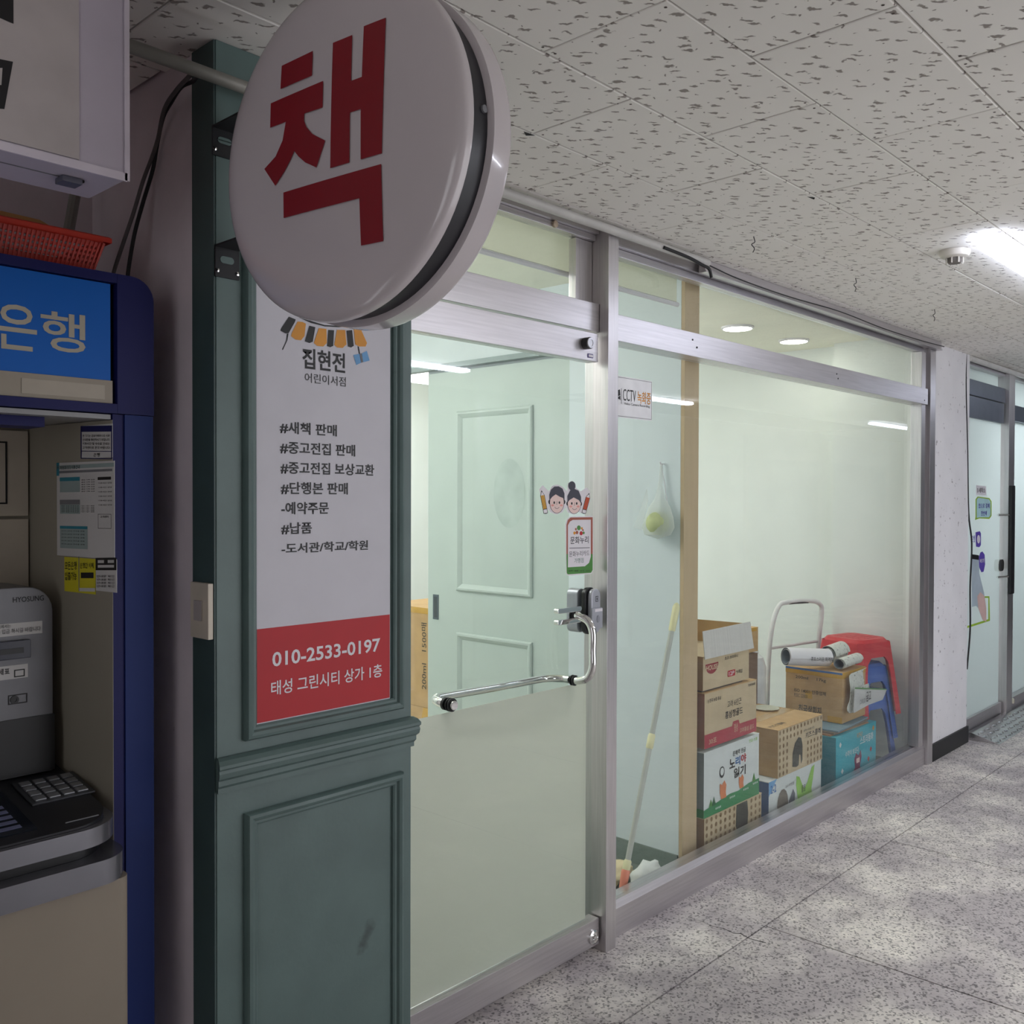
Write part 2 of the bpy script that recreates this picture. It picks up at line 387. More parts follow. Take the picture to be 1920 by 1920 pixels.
# opposite side of the corridor (seen only as reflections) and corridor ends
struct(box('wall_end_left', mat('end_wall_dark', (120, 116, 118), 0.8), -3.1, -3, -0.35, 2.45, 0, CZ+0.01))  # partial wall, its open part sized for the light at the left
wf = struct(box('wall_front', mat('opposite_wall', (168, 166, 166), 0.8), -3, 1.9, -1.90, -1.75, 0, CZ+0.01))
# gap added opposite the shop to let daylight in, shop fronts beyond it
wf2 = struct(box('wall_front_far', mat('opposite_wall_far', (206, 208, 206), 0.6), 4.9, 16, -1.90, -1.75, 0, CZ+0.01))
for i in range(4):
    x0 = 5.6+i*2.3
    box('panel', mat('opposite_panel', (176, 190, 190), 0.35), x0, x0+1.9, -1.748, -1.735, 0.15, 2.0, wf2)
    box('frame', STEEL, x0-0.06, x0-0.001, -1.748, -1.70, 0, 2.3, wf2)
struct(box('wall_front_lintel', COLUMN, 1.9, 4.9, -1.90, -1.751, 2.30, CZ+0.01))
struct(box('wall_end', mat('end_wall', (190, 192, 192), 0.8), 15.9, 16, -1.75, 2.6, 0, CZ+0.01))

# shop room
sf = struct(box('floor_shop', mat('pale_bounce_floor', (206, 206, 196), 0.45, 0, 0.04, 6), 1.44, 5.70, 2.75, 5.6, -0.05, 0.0))  # hidden floor made pale to bounce light onto the shop ceiling
box('window_side_strip', mat('dark_green_grey_vinyl', (104, 116, 110), 0.45, 0, 0.08, 6), 1.44, 5.70, 1.985, 2.7495, -0.05, 0.0, sf)
struct(box('ceiling_shop', CREAM, 1.44, 5.7, 1.99, 5.6, SZ, SZ+0.05))
struct(box('wall_shop_left', INWALL, 1.42, 1.50, 2.452, 5.6, 0, SZ))
struct(box('wall_shop_back', INWALL, 1.44, 5.7, 5.6, 5.7, 0, SZ))
struct(box('wall_right', INWALL, 5.60, 5.70, 2.48, 5.6, 0, SZ))
struct(box('wall_right_pier', INWALL, 5.50, 5.70, 1.99, 2.48, 0, SZ))
XP = 3.19
wp = struct(MB().box(XP, XP+0.105, 2.065, 3.55, 0, SZ).box(XP, XP+0.105, 3.55, 4.5, 2.16, SZ).box(XP, XP+0.105, 4.5, 5.6, 0, SZ).build('wall_partition', INWALLB))
box('end_board', mat('beige_wood_board', (196, 172, 138), 0.6, 0, 0.05, 5, stretch=(4, 4, 0.6)), XP, XP+0.105, 2.048, 2.064, 0, SZ, wp)
box('baseboard', mat('green_baseboard', (116, 132, 126), 0.5), XP-0.008, XP-0.0005, 2.066, 2.55, 0, 0.085, wp)

# ---------------------------------------------------------------- facade frame
YG = 1.955
win = struct(MB().box(2.485, 2.540, 1.888, 1.985, 0, CZ).build('window_1', STEEL, bevel=0.002))
def rail(name, x0, x1, y0, y1, z0, z1, par, mt=STEELH, bevel=0.002): return box(name, mt, x0, x1, y0, y1, z0, z1, par, bevel=bevel)
rail('mid_rail', 2.541, 5.455, 1.912, 1.995, 2.031, 2.120, win)
rail('top_rail', 2.541, 5.50, 1.925, 1.985, 2.352, CZ, win)
rail('top_rail_lip', 2.541, 5.46, 1.94, 1.98, 2.325, 2.351, win)
mb = MB(); mb.add([(2.541, 1.93, 0), (2.541, 1.93, 0.098), (2.541, 1.95, 0.116), (2.541, 2.0, 0.118), (2.541, 2.0, 0), (5.50, 1.93, 0), (5.50, 1.93, 0.098), (5.50, 1.95, 0.116), (5.50, 2.0, 0.118), (5.50, 2.0, 0)],
                  [(0,1,2,3,4), (9,8,7,6,5), (0,5,6,1), (1,6,7,2), (2,7,8,3), (3,8,9,4), (4,9,5,0)])
mb.build('sill', STEELH, win)
rail('end_post', 5.395, 5.455, 1.925, 1.985, 0.119, 2.324, win, STEEL)
rail('jamb_post', 5.502, 5.585, 1.915, 1.985, 0, CZ, win, STEEL)
rail('jamb_strip', 5.457, 5.500, 1.95, 1.984, 0.119, 2.35, win, STEEL)
box('glass_pane', GLASS, 2.541, 5.395, 1.964, 1.972, 0.119, 2.030, win)
box('transom_glass', GLASS, 2.541, 5.395, 1.964, 1.972, 2.121, 2.324, win)
for x, z in ((3.03, 2.092), (3.06, 2.067), (4.27, 2.087), (4.285, 2.067), (5.40, 2.052)):
    MB().lathe([(0.0035, 0), (0.0035, 0.002), (0, 0.0022)], (x, 1.912, z), (0, -1, 0), 8).build('screw', DARK, win)

dr = struct(MB().box(1.52, 2.483, 1.925, 1.985, 2.050, 2.143).build('door_1', STEELH, bevel=0.002))
rail('top_rail', 1.442, 2.483, 1.925, 1.985, 2.372, CZ, dr)
rail('top_rail_lip', 1.442, 2.484, 1.940, 1.98, 2.352, 2.3715, dr)
rail('transom_post', 2.398, 2.484, 1.955, 1.985, 2.144, 2.351, dr, STEEL)
box('transom_glass', GLASS, 1.50, 2.397, 1.964, 1.972, 2.144, 2.351, dr)
rail('threshold', 1.442, 2.484, 1.945, 2.0, 0.0, 0.022, dr)
rail('hinge_post', 1.442, 1.50, 1.925, 1.985, 0.023, 2.049, dr, STEEL)
# the leaf
rail('leaf_top_rail', 1.51, 2.462, 1.912, 1.955, 1.948, 2.040, dr)
rail('leaf_bottom_rail', 1.51, 2.478, 1.912, 1.955, 0.026, 0.113, dr)
box('leaf_glass', GLASS, 1.51, 2.456, 1.928, 1.938, 0.114, 1.947, dr)
box('frosted_film', FROST, 1.511, 2.440, 1.9395, 1.941, 0.115, P(776, 1350, y=1.94).z, dr)
MB().lathe([(0.024, 0), (0.024, 0.006), (0.018, 0.009), (0.018, 0.006), (0.008, 0.006), (0.006, 0.012), (0, 0.013)], (2.447, 1.912, 0.060), (0, -1, 0), 24).build('pivot_cap', CHROME, dr, smooth=True)
lk = MB().lathe([(0.019, 0), (0.019, 0.022), (0.016, 0.024)], (2.392, 1.912, 2.0), (0, -1, 0), 24).build('top_lock', mat('lock_barrel', (40, 40, 42), 0.3), dr, smooth=True)
MB().lathe([(0.017, 0.0235), (0.0165, 0.026), (0.011, 0.026), (0.011, 0.0245), (0.005, 0.0245), (0, 0.0245)], (2.392, 1.912, 2.0), (0, -1, 0), 24).build('lock_face', mat('lock_face', (214, 214, 220), 0.3, 0.5), lk, smooth=True)
fr = front(2.405, 1.9118, 1.957)
fshape('small_label', rrect(0, 0.03, 0, 0.014, 0.003), fr, mat('label_violet', (96, 88, 140), 0.5), dr, 0.0006)
fshape('small_label_face', rrect(0.006, 0.028, 0.003, 0.011, 0.002), fr, WHITE, dr, 0.001)
# pull handle: D grip outside
YD = 1.928
z1, z2 = P(1073, 1153, y=YD).z, P(1073, 1275, y=YD).z
hx = P(1073, 1200, y=YD).x
D_ = [(hx, YD-0.002, z1), (hx, YD-0.03, z1-0.002), (hx+0.004, YD-0.062, z1-0.016), (hx+0.006, YD-0.078, z1-0.05), (hx+0.006, YD-0.078, (z1+z2)/2), (hx+0.006, YD-0.078, z2+0.05), (hx+0.004, YD-0.062, z2+0.016), (hx, YD-0.03, z2+0.002), (hx, YD-0.002, z2)]
hd = MB().tube(bez(D_, 6), 0.0125, 14).build('handle', CHROME, dr, smooth=True)
for z in (z1, z2): MB().lathe([(0.017, 0), (0.017, 0.004), (0.0145, 0.005), (0.0145, 0.008), (0.017, 0.009), (0.017, 0.013), (0.0125, 0.014)], (hx, YD, z), (0, -1, 0), 20).build('rubber_ring', RUBBER, hd, smooth=True)
# push bar inside, its far end bolted through the glass with a cap outside
q = P(843, 1321, y=YD); bx_, bz_ = q.x, q.z
yi = 1.938
B_ = [(bx_, yi, bz_), (bx_, yi+0.035, bz_+0.001), (bx_+0.02, yi+0.068, bz_+0.001), (bx_+0.06, yi+0.075, bz_+0.002), ((bx_+hx)/2, yi+0.075, (bz_+z2)/2), (hx-0.08, yi+0.075, z2), (hx-0.03, yi+0.065, z2), (hx-0.004, yi+0.03, z2), (hx, yi, z2)]
pb = MB().tube(bez(B_, 6), 0.0125, 14).build('push_bar', CHROME, dr, smooth=True)
MB().lathe([(0.019, 0), (0.019, 0.004), (0.016, 0.005), (0.016, 0.007), (0.019, 0.008), (0.019, 0.012)], (bx_, YD, bz_), (0, -1, 0), 20).build('rubber_ring', RUBBER, pb, smooth=True)
MB().lathe([(0.0135, 0.012), (0.0135, 0.020), (0.012, 0.0215), (0, 0.0218)], (bx_, YD, bz_), (0, -1, 0), 20).build('bolt_cap', CHROME, pb, smooth=True)
MB().lathe([(0.018, 0), (0.018, 0.010), (0.0125, 0.011)], (bx_, yi, bz_), (0, 1, 0), 20).build('rubber_ring', RUBBER, pb, smooth=True)
# digital lock
GREYP = mat('silver_grey_plastic', (176, 178, 186), 0.32, 0.35)
lx = P(1100, 1150, y=YD).x; zt, zb = P(1100, 1103, y=1.9).z, P(1100, 1192, y=1.9).z
fL = front(lx, YD-0.0005)
dl = MB().prism(rrect(-0.030, 0.028, zb, zt, 0.026), fL, 0, 0.016).build('digital_lock', BLACK, dr, bevel=0.003)
MB().prism(rrect(-0.018, 0.030, zb+0.004, zt-0.004, 0.022), fL, 0.0165, 0.034).build('lock_cover', GREYP, dl, bevel=0.006)
MB().prism(rrect(-0.021, 0.033, zb+0.020, zt-0.066, 0.004), fL, 0.0345, 0.040).build('sliding_cover', GREYP, dl, bevel=0.002)
MB().prism(ell(0.008, (zt+zb)/2-0.025, 0.007, 0.012), fL, 0.0405, 0.0415).build('thumb_dimple', mat('dimple_grey', (150, 152, 160), 0.3, 0.3), dl)
for a, b in (((0.002, zt-0.046), (0.016, zt-0.028)),):
    fshape('keypad_mark', [(a[0], a[1]), (b[0], a[1]), (b[0], b[1]), (a[0], b[1])], fL, INK, dl, 0.0345)
    fshape('keypad_mark', [(a[0]+.002, a[1]+.002), (b[0]-.002, a[1]+.002), (b[0]-.002, b[1]-.002), (a[0]+.002, b[1]-.002)], fL, GREYP, dl, 0.0349)
    fshape('keypad_mark', [(a[0]+.005, a[1]+.005), (b[0]-.005, a[1]+.005), (b[0]-.005, b[1]-.005), (a[0]+.005, b[1]-.005)], fL, INK, dl, 0.0353)
fshape('name_strip', [(-0.008, zt-0.078), (0.031, zt-0.078), (0.031, zt-0.069), (-0.008, zt-0.069)], fL, WHITE, dl, 0.0408)
MB().prism(rrect(-0.030, 0.014, zb+0.005, zt-0.005, 0.02), front(lx-0.006, yi+0.001), -0.045, 0).build('inner_lock_body', GREYP, dl, bevel=0.004)
for zc_ in (P(1060, 1143, y=YD).z, P(1060, 1164, y=YD).z):
    x0, x1 = P(1047, 1150, y=YD-0.02).x, P(1092, 1150, y=YD-0.02).x
    MB().prism([(x0+0.012, zc_-0.0085), (x0, zc_), (x0+0.012, zc_+0.0085), (x1, zc_+0.0085), (x1, zc_-0.0085)] if False else rrect(x0, x1, zc_-0.0085, zc_+0.0085, 0.0082), front(0, YD-0.0005), 0.0, 0.018).build('lock_bracket', CHROME, dl, bevel=0.002)
# small beige knob on transom lip
MB().lathe([(0.007, 0), (0.007, 0.008), (0.011, 0.012), (0.011, 0.02), (0, 0.024)], (2.27, 1.952, 2.362), (0, -1, 0), 16).build('knob', mat('beige_knob', (186, 168, 146), 0.5), dr, smooth=True)

# white column and second shop
pc = struct(box('wall_column', COLUMN, 5.595, 6.20, 1.925, 2.3, 0.10, CZ+0.01))
box('base_block', mat('black_base_paint', (30, 30, 32), 0.5), 5.592, 6.21, 1.915, 2.3, 0, 0.0995, pc)
CY = film('icy_blue_film', (226, 231, 231), 0.75)
X2 = 6.205
w2 = struct(MB().box(7.03, 7.16, 1.925, 2.03, 0, CZ-0.03).build('door_2', STEEL, bevel=0.002))
YB = 1.99
def zat(u, v, y): return P(u, v, y=y).z
rail('head_rail', X2, 9.4, 1.95, 2.03, 2.345, CZ-0.005, w2)
tag(MB().tube([(6.2, 1.925, 2.375), (9.5, 1.925, 2.375)], 0.018, 12).build('white_pipe', mat('white_pvc', (214, 212, 208), 0.4), smooth=True), 'white plastic pipe above the next shop front', 'pipe')
GMETAL = mat('dull_grey_metal', (104, 110, 122), 0.4, 0.7)
rail('transom_bar', X2, 7.029, 1.95, 2.02, 2.162, 2.26, w2, GMETAL)
rail('leaf_top_rail', X2, 7.0, 1.95, 1.99, 2.022, 2.155, w2, GMETAL)
rail('leaf_bottom_rail', X2, 7.0, 1.95, 1.99, 0.02, 0.12, w2)
rail('threshold', X2, 7.029, 1.945, 2.04, 0, 0.018, w2)
box('transom_glass', CY, X2, 7.02, 1.995, 2.003, 2.261, 2.344, w2)
box('leaf_glass', CY, X2, 6.985, 1.965, 1.973, 0.121, 2.021, w2)
pb2 = MB().prism(rrect(0, 0.075, 0.86, 1.60, 0.01), front(7.02, 1.90), -0.02, 0.0).build('pull_handle', BLACK, w2, bevel=0.003)
text('OPEN', frame((7.04, 1.899, 1.40), (1, 0, 0), (0, 0, 1)), 0.012, 0.045, 0, 0.12, WHITE, pb2, rot=90) if False else None
for z in (0.98, 1.4): MB().tube([(6.90, 1.955, z), (7.04, 1.91, z)], 0.008, 8).build('handle_bolt', CHROME, pb2)
MB().prism(rrect(6.86, 6.98, 1.02, 1.10, 0.03), front(0, 1.964), 0, 0.03).build('floor_lock', CHROME, w2, bevel=0.004)
w3 = struct(MB().box(9.4, 9.5, 1.925, 2.03, 0, CZ-0.03).build('window_2', STEEL, bevel=0.002))
box('glass_pane', CY, 7.161, 9.4, 1.985, 1.993, 0.12, 2.055, w3)
box('transom_glass', CY, 7.161, 9.4, 1.985, 1.993, 2.166, 2.344, w3)
rail('mid_rail', 7.161, 9.4, 1.95, 2.02, 2.056, 2.165, w3, GMETAL)
rail('sill', 7.161, 9.4, 1.94, 2.02, 0, 0.119, w3)
struct(box('wall_far', COLUMN, 9.51, 16, 1.95, 2.2, 0, CZ))
rb = struct(MB().box(6.21, 9.5, 3.6, 3.7, 0, 2.4).box(6.20, 6.21, 2.31, 3.6, 0, 2.4).box(9.5, 9.6, 2.2, 3.6, 0, 2.4).build('wall_next_shop', INWALL))
struct(box('ceiling_next_shop', CREAM, 6.2, 9.5, 2.04, 3.7, 2.41, 2.45))
struct(box('floor_next_shop', mat('pale_vinyl', (160, 160, 156), 0.5), 6.2, 9.5, 2.04, 3.7, -0.05, 0))

# ---------------------------------------------------------------- green pilaster cladding
YP = 1.69
PX0, PX1 = 0.962, P(771, 1000, y=YP).x
pil = struct(MB().box(PX0, PX1, YP, 1.776, 0, CZ).build('wall_pilaster', GREEN, bevel=0.0015))
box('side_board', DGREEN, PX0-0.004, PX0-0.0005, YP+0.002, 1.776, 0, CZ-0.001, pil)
fp = front(0, YP)
zr = P(415, 1465, y=YP).z
prof = [(0.0, 0), (0.0, 0.010), (0.004, 0.016), (0.010, 0.018), (0.016, 0.015), (0.019, 0.009), (0.024, 0.009), (0.028, 0.006), (0.028, 0.0)]
ux0, ux1 = P(455, 1000, y=YP).x, P(752, 1000, y=YP).x
zb_u = P(459, 1388, y=YP).z
ringmould('upper_moulding', fp, ux0, ux1, zb_u, CZ-0.12, prof, GREEN, pil)
zt_l = P(457, 1525, y=YP).z
ringmould('lower_moulding', fp, ux0+0.002, ux1, 0.16, zt_l, prof, GREEN, pil)
# chair rail with a stepped profile, returned at both ends
cr = [(0, -0.036), (0.008, -0.036), (0.008, -0.026), (0.013, -0.020), (0.013, -0.010), (0.020, -0.004), (0.022, 0.006), (0.020, 0.012), (0.024, 0.016), (0.024, 0.022), (0.016, 0.030), (0.006, 0.034), (0, 0.034)]
zrc = P(415, 1452, y=YP).z
mb = MB(); k = len(cr)
mb.add([(PX0+0.001-d*0.35, YP-d, zrc+h) for d, h in cr] + [(PX1-0.001+d*0.5, YP-d, zrc+h) for d, h in cr], [tuple(range(k)), tuple(range(k, 2*k))[::-1]] + [(i, i+1, k+i+1, k+i) for i in range(k-1)])
mb.build('chair_rail', GREEN, pil)

# ================================================================ THE THINGS
# ---- banner on the pilaster
YBN = YP-0.004
bl, br_ = P(480, 1300, y=YBN).x, P(731, 1300, y=YBN).x
zb0, zt0 = P(482, 1360, y=YBN).z, 1.99
bn = MB().box(bl, br_, YBN, YP-0.0003, zb0, zt0).build('shop_banner', mat('banner_vinyl', (206, 204, 211), 0.5, 0, 0.02))
tag(bn, 'tall white and red bookshop banner on the green pilaster, phone number at its foot', 'banner')
pl = dict(y=YBN); nY = (0, -1, 0)
zred = P(482, 1180, y=YBN).z
shape('red_band', [(bl+0.002, YBN, zb0+0.004), (br_-0.001, YBN, zb0+0.004), (br_-0.001, YBN, zred), (bl+0.002, YBN, zred)], nY, RED, bn, 0.0005)
c4 = lambda x, y: (400+x/3.84, 560+y/3.84)
c5 = lambda x, y: (360+x/2.206, 1050+y/2.206)
for body, L, vt, vb, Rr in (('#새책 판매', 478, 880, 968, 888), ('#중고전집 판매', 480, 1024, 1114, 1020), ('#중고전집 보상교환', 483, 1170, 1260, 1157),
                            ('#단행본 판매', 485, 1318, 1408, 967), ('-예약주문', 488, 1464, 1554, 830), ('#납품', 488, 1612, 1698, 708), ('-도서관/학교/학원', 490, 1762, 1838, 1112)):
    a = c4(L, vt); b = c4(L, vb); r = c4(Rr, 0)
    px_text(body, pl, a[0], r[0], a[1], b[1], INK, bn, bold=0.018)
a, b, r = c4(640, 352), c4(640, 500), c4(948, 0); px_text('집현전', pl, a[0], r[0], a[1], b[1], INK, bn, bold=0.02)
a, b, r = c4(658, 532), c4(658, 602), c4(952, 0); px_text('어린이서점', pl, a[0], r[0], a[1], b[1], INK, bn, bold=0.0)
a, b, r = c5(331, 382), c5(331, 443), c5(777, 0); px_text('010-2533-0197', pl, a[0], r[0], a[1], b[1], WHITE, bn, bold=0.02, n=0.0012)
a, b, r = c5(326, 502), c5(326, 562), c5(785, 0); px_text('태성 그린시티 상가 1층', pl, a[0], r[0], a[1], b[1], WHITE, bn, bold=0.012, n=0.0012)
ORANGE = mat('orange_print', (216, 146, 44), 0.5); SKY = mat('sky_blue_print', (104, 160, 208), 0.5)
tiles = [([(543,130),(592,150),(585,170),(540,250),(515,250),(483,230),(490,210)], INK), ([(605,165),(640,168),(665,180),(655,270),(630,300),(590,295),(558,270),(565,245)], ORANGE),
         ([(690,195),(733,205),(715,310),(690,320),(658,308),(665,280)], INK), ([(758,212),(812,218),(816,320),(790,345),(745,340),(722,320)], ORANGE),
         ([(826,225),(868,228),(862,340),(840,350),(818,342)], INK), ([(888,225),(948,226),(957,330),(930,355),(890,352),(870,335)], ORANGE),
         ([(958,230),(998,226),(1010,340),(990,352),(968,345)], INK), ([(1010,220),(1060,218),(1105,320),(1095,345),(1050,345),(1020,330)], ORANGE),
         ([(528,252),(540,252),(532,300),(500,368),(494,368),(524,300)], INK), ([(1038,345),(1046,345),(1056,398),(1048,398)], INK),
         ([(1006,405),(1050,398),(1062,462),(1028,478)], SKY), ([(1068,395),(1104,376),(1124,446),(1078,458)], SKY), ([(1052,396),(1066,394),(1078,456),(1064,462)], LINE)]
for pts, mt in tiles: px_shape('roof_emblem', [c4(*p) for p in pts], pl, nY, mt, bn)
px_shape('roof_emblem', [c4(x, y) for x, y in [(560,90),(620,138),(700,175),(800,200),(900,206),(1000,200),(1000,190),(900,196),(800,190),(700,160),(620,112),(570,60)]], pl, nY, INK, bn)

# ---- round projecting sign
eh = V((-0.115, 0.9934, 0)); nb = V((0.9934, 0.115, 0)); SC = V((0.9436, 1.2728, 2.069)); R0 = 0.278
SHELL = mat('white_acrylic_shell', (206, 198, 200), 0.16, 0, 0.02, 3, coat=0.3)
rs = thing('round_sign', 'round white projecting sign with a big red Korean letter and a black middle band', 'sign', tuple(SC))
rs.location = (0, 0, 0); rs['_w'] = (0, 0, 0)
ff = frame(SC, -eh, (0, 0, 1))
if ff.n.dot(-nb) < 0: ff = frame(SC, eh, (0, 0, 1))
def arc(r0, h0, r1, h1, n=8):      # quarter ellipse from (r0,h0) outwards to (r1,h1)
    return [(r0+(r1-r0)*math.sin(PI/2*i/n), h1+(h0-h1)*math.cos(PI/2*i/n)) for i in range(n+1)]
MB().lathe([(0, -0.0255)] + [(r, -0.0255+0.0035*(r/0.21)**2) for r in (0.07, 0.14, 0.21)] + arc(0.222, -0.0215, R0, 0.0)[1:] + [(R0, 0.010), (R0-0.006, 0.012)], SC, nb, 96).build('front_shell', SHELL, rs, smooth=True)
MB().lathe([(R0-0.012, 0.011), (R0-0.012, 0.060)], SC, nb, 96).build('middle_band', mat('black_band', (34, 34, 40), 0.35), rs, smooth=True)
MB().lathe([(R0-0.006, 0.058), (R0, 0.060), (R0, 0.098)] + [(a, h) for a, h in arc(0.222, 0.124, R0, 0.098)][::-1][1:] + [(0.14, 0.127), (0, 0.128)], SC, nb, 96).build('back_shell', SHELL, rs, smooth=True)
p0 = SC - nb*0.0262
strokes = [[(500,368),(677,285),(674,425),(495,500)],
           [(440,580),(738,455),(736,605),(632,640),(632,680),(645,715),(680,755),(752,792),(702,943),(640,915),(600,880),(577,850),(555,900),(520,965),(468,1045),(405,950),(470,880),(510,790),(528,685),(438,718)],
           [(790,240),(898,195),(895,455),(955,432),(962,145),(1084,95),(1067,862),(950,897),(950,614),(890,634),(887,915),(780,947)],
           [(514,1083),(1063,922),(1069,1355),(946,1380),(941,1115),(514,1226)]]
c7 = lambda x, y: (360+x/3, y/3)
SIGNRED = mat('crimson_sign_letter', (140, 16, 32), 0.35, 0, 0.02)
for st in strokes:
    pts = []
    for x, y in st:
        q = PP(*c7(x, y), p0, nb); pts.append(q)
    n_ = -nb; mb = MB(); k = len(pts)
    def lift(q, d):
        rr = (q-SC).dot(eh)**2 + (q.z-SC.z)**2
        return q + nb*min(0.0045, 0.0035*rr/0.0441) + n_*d
    # follow the slight dome
    bm = bmesh.new(); vs = [bm.verts.new(q) for q in pts]; bm.faces.new(vs); bm.normal_update()
    bmesh.ops.triangulate(bm, faces=bm.faces); bmesh.ops.subdivide_edges(bm, edges=bm.edges, cuts=3, use_grid_fill=True)
    bmesh.ops.triangulate(bm, faces=bm.faces)
    for v in bm.verts: v.co = lift(v.co, 0.0012)
    me = bpy.data.meshes.new('red_letter'); bm.to_mesh(me); bm.free(); me.materials.append(SIGNRED)
    o = bpy.data.objects.new('red_letter', me); C.objects.link(o); o.parent = rs
MB().lathe([(0.006, 0), (0.006, 0.004), (0, 0.005)], SC - eh*(R0-0.013) + nb*0.048 + V((0, 0, 0.02)), -eh, 10).build('screw', LINE, rs)
for (u0, v0, u1, v1) in ((397, 247, 434, 290), (402, 468, 445, 518)):
    A, B = P(u0, v1, y=YP), P(u1, v0, y=YP)
    zc_ = (A.z+B.z)/2; dz = abs(B.z-A.z)/2
    mb = MB().box(A.x, A.x+0.052, YP-0.004, YP-0.0003, zc_-dz, zc_+dz)
    mb.box(A.x, A.x+0.052, 1.50, YP-0.0035, zc_+dz-0.004, zc_+dz)
    br = mb.build('bracket', mat('black_steel', (30, 31, 34), 0.4, 0.3), rs)
    fr = front(A.x, YP-0.004, zc_-dz)
    MB().prism(rrect(0.010, 0.040, dz*0.9, dz*1.35, 0.007), fr, 0.0002, 0.0012).build('slot', GREEN, br)
    for a in (0.004, 0.048): MB().lathe([(0.004, 0), (0.004, 0.002), (0, 0.003)], fr(a, 0.012, 0), (0, -1, 0), 8).build('screw', CHROME, br)

# ---- conduit pipe, facade pipe, cables
PIPE = mat('grey_painted_pipe', (140, 138, 130), 0.5, 0.2, 0.1)
zp = P(345, 122, y=1.655).z
tag(MB().tube([(-1.5, 1.655, zp), (0.2, 1.655, zp), (1.5, 1.655, zp-0.002), (1.7, 1.655, zp-0.002)], 0.0125, 14).build('conduit_pipe', PIPE, smooth=True),
    'grey metal conduit pipe running under the ceiling behind the round sign', 'pipe')
PVC = mat('white_pvc_pipe', (196, 194, 190), 0.4)
tag(MB().tube([(1.45, 1.868, 2.374), (3.06, 1.868, 2.374)], 0.0145, 14).build('facade_pipe', PVC, smooth=True),
    'thin white plastic pipe along the top of the steel shopfront', 'pipe')
fa = MB().box(3.07, 5.585, 1.885, 1.911, 2.352, CZ-0.002).box(3.07, 5.585, 1.880, 1.911, 2.346, 2.352).build('trim_1', STEELH); struct(fa)
CABLE = mat('black_cable', (24, 23, 26), 0.5)
q = P(1328, 498, y=1.86)
tag(MB().tube(bez([(2.75, 1.852, 2.368), (2.9, 1.850, 2.362), (q.x-0.06, 1.85, 2.352), (q.x-0.015, 1.848, 2.345), (q.x, 1.846, 2.315)], 6), 0.006, 8).build('cable_stub', CABLE, smooth=True),
    'short black cable end bent down from the white pipe on the shopfront', 'cable')
pts = [(3.07, 1.876, 2.372), (3.3, 1.872, 2.356), (3.7, 1.870, 2.352), (4.2, 1.868, 2.362), (4.7, 1.868, 2.352), (5.2, 1.87, 2.356), (5.58, 1.87, 2.366)]
tag(MB().tube(bez(pts, 5), 0.0025, 6).build('thin_wire', CABLE, smooth=True), 'thin black wire sagging along the steel header above the window', 'wire')
zA_TOP = P(240, 517, y=1.80).z + 0.006
for nm, pp, rr, lb in (('grey_cable', [(372,125),(352,146),(330,170),(308,205),(296,260),(283,300),(268,340),(250,400),(233,450),(213,512)], 0.0042, 'dusty grey cable hanging down the plaster wall to the cash machine'),
                   ('black_cable', [(371,138),(362,152),(340,163),(322,190),(306,220),(295,270),(286,320),(268,380),(252,440),(240,512)], 0.0042, 'black cable hanging beside the grey one down to the cash machine')):
    path = []
    for i, (u, v) in enumerate(pp):
        yy = 1.66 + (1.93-1.66)*min(1, (i/5.0)) if i < 6 else 1.93
        q = P(u, v, y=yy)
        if q.x > 0.955 and yy > 1.77: q = P(u, v, x=0.955)
        path.append(q)
    path = path + [V((path[-1].x, path[-1].y, zA_TOP))]
    tag(MB().tube(bez(path, 5), rr, 8).build(nm, mat(nm, (92, 86, 86) if 'grey' in nm else (20, 19, 22), 0.7), smooth=True), lb, 'cable')
q0, q1 = P(140, 370, y=2.2), P(129, 432, y=2.2)
tag(MB().tube([q0+(q0-q1)*2.5, q0, q1], 0.012, 10).build('support_rod', PIPE, smooth=True), 'grey metal rod behind the red basket below the light box', 'rod')

# ---- light switch
zs1, zs0 = P(390, 1092, x=PX0).z, P(390, 1196, x=PX0).z
sw = MB().box(PX0-0.016, PX0-0.0045, YP+0.004, YP+0.074, zs0, zs1).build('light_switch', mat('ivory_plastic', (206, 196, 178), 0.35), bevel=0.002)
tag(sw, 'ivory rocker light switch on the dark side of the green pilaster', 'switch')
box('rocker', mat('grey_plastic_rocker', (176, 168, 164), 0.4), PX0-0.0195, PX0-0.0165, YP+0.025, YP+0.055, (zs0+zs1)/2-0.02, (zs0+zs1)/2+0.02, sw, bevel=0.001)

# ---- light box top left
YL = 1.5
lbR = P(237, 338, y=YL); zl = lbR.z
LBM = mat('white_lightbox_metal', (190, 182, 194), 0.4, 0, 0.03)
lb = thing('lightbox_sign', 'big white rectangular light box hanging above the cash machine', 'sign')
X0l = -0.1
MB().box(X0l, lbR.x, YL, YL+0.14, zl, CZ-0.02).build('cabinet', LBM, lb, bevel=0.003)
xr = P(147, 200, y=YL).x; zf = P(147, 300, y=YL).z
box('face_panel', mat('grey_white_acrylic', (186, 178, 176), 0.4), X0l+0.02, xr, YL-0.003, YL-0.0003, zf, CZ-0.03, lb)
box('corner_trim', mat('corner_trim', (214, 206, 216), 0.35), lbR.x-0.004, lbR.x+0.004, YL-0.004, YL-0.0004, zl-0.002, CZ-0.02, lb)
box('bottom_trim', mat('corner_trim', (214, 206, 216), 0.35), X0l, lbR.x, YL-0.004, YL-0.0004, zl-0.003, zl+0.010, lb)
for pts in ([(-30,-20),(25,0),(25,45),(-10,30),(-30,30)], [(-30,105),(24,116),(8,205),(-30,200)], ): px_shape('black_lettering', pts, dict(y=YL-0.003), nY, INK, lb)
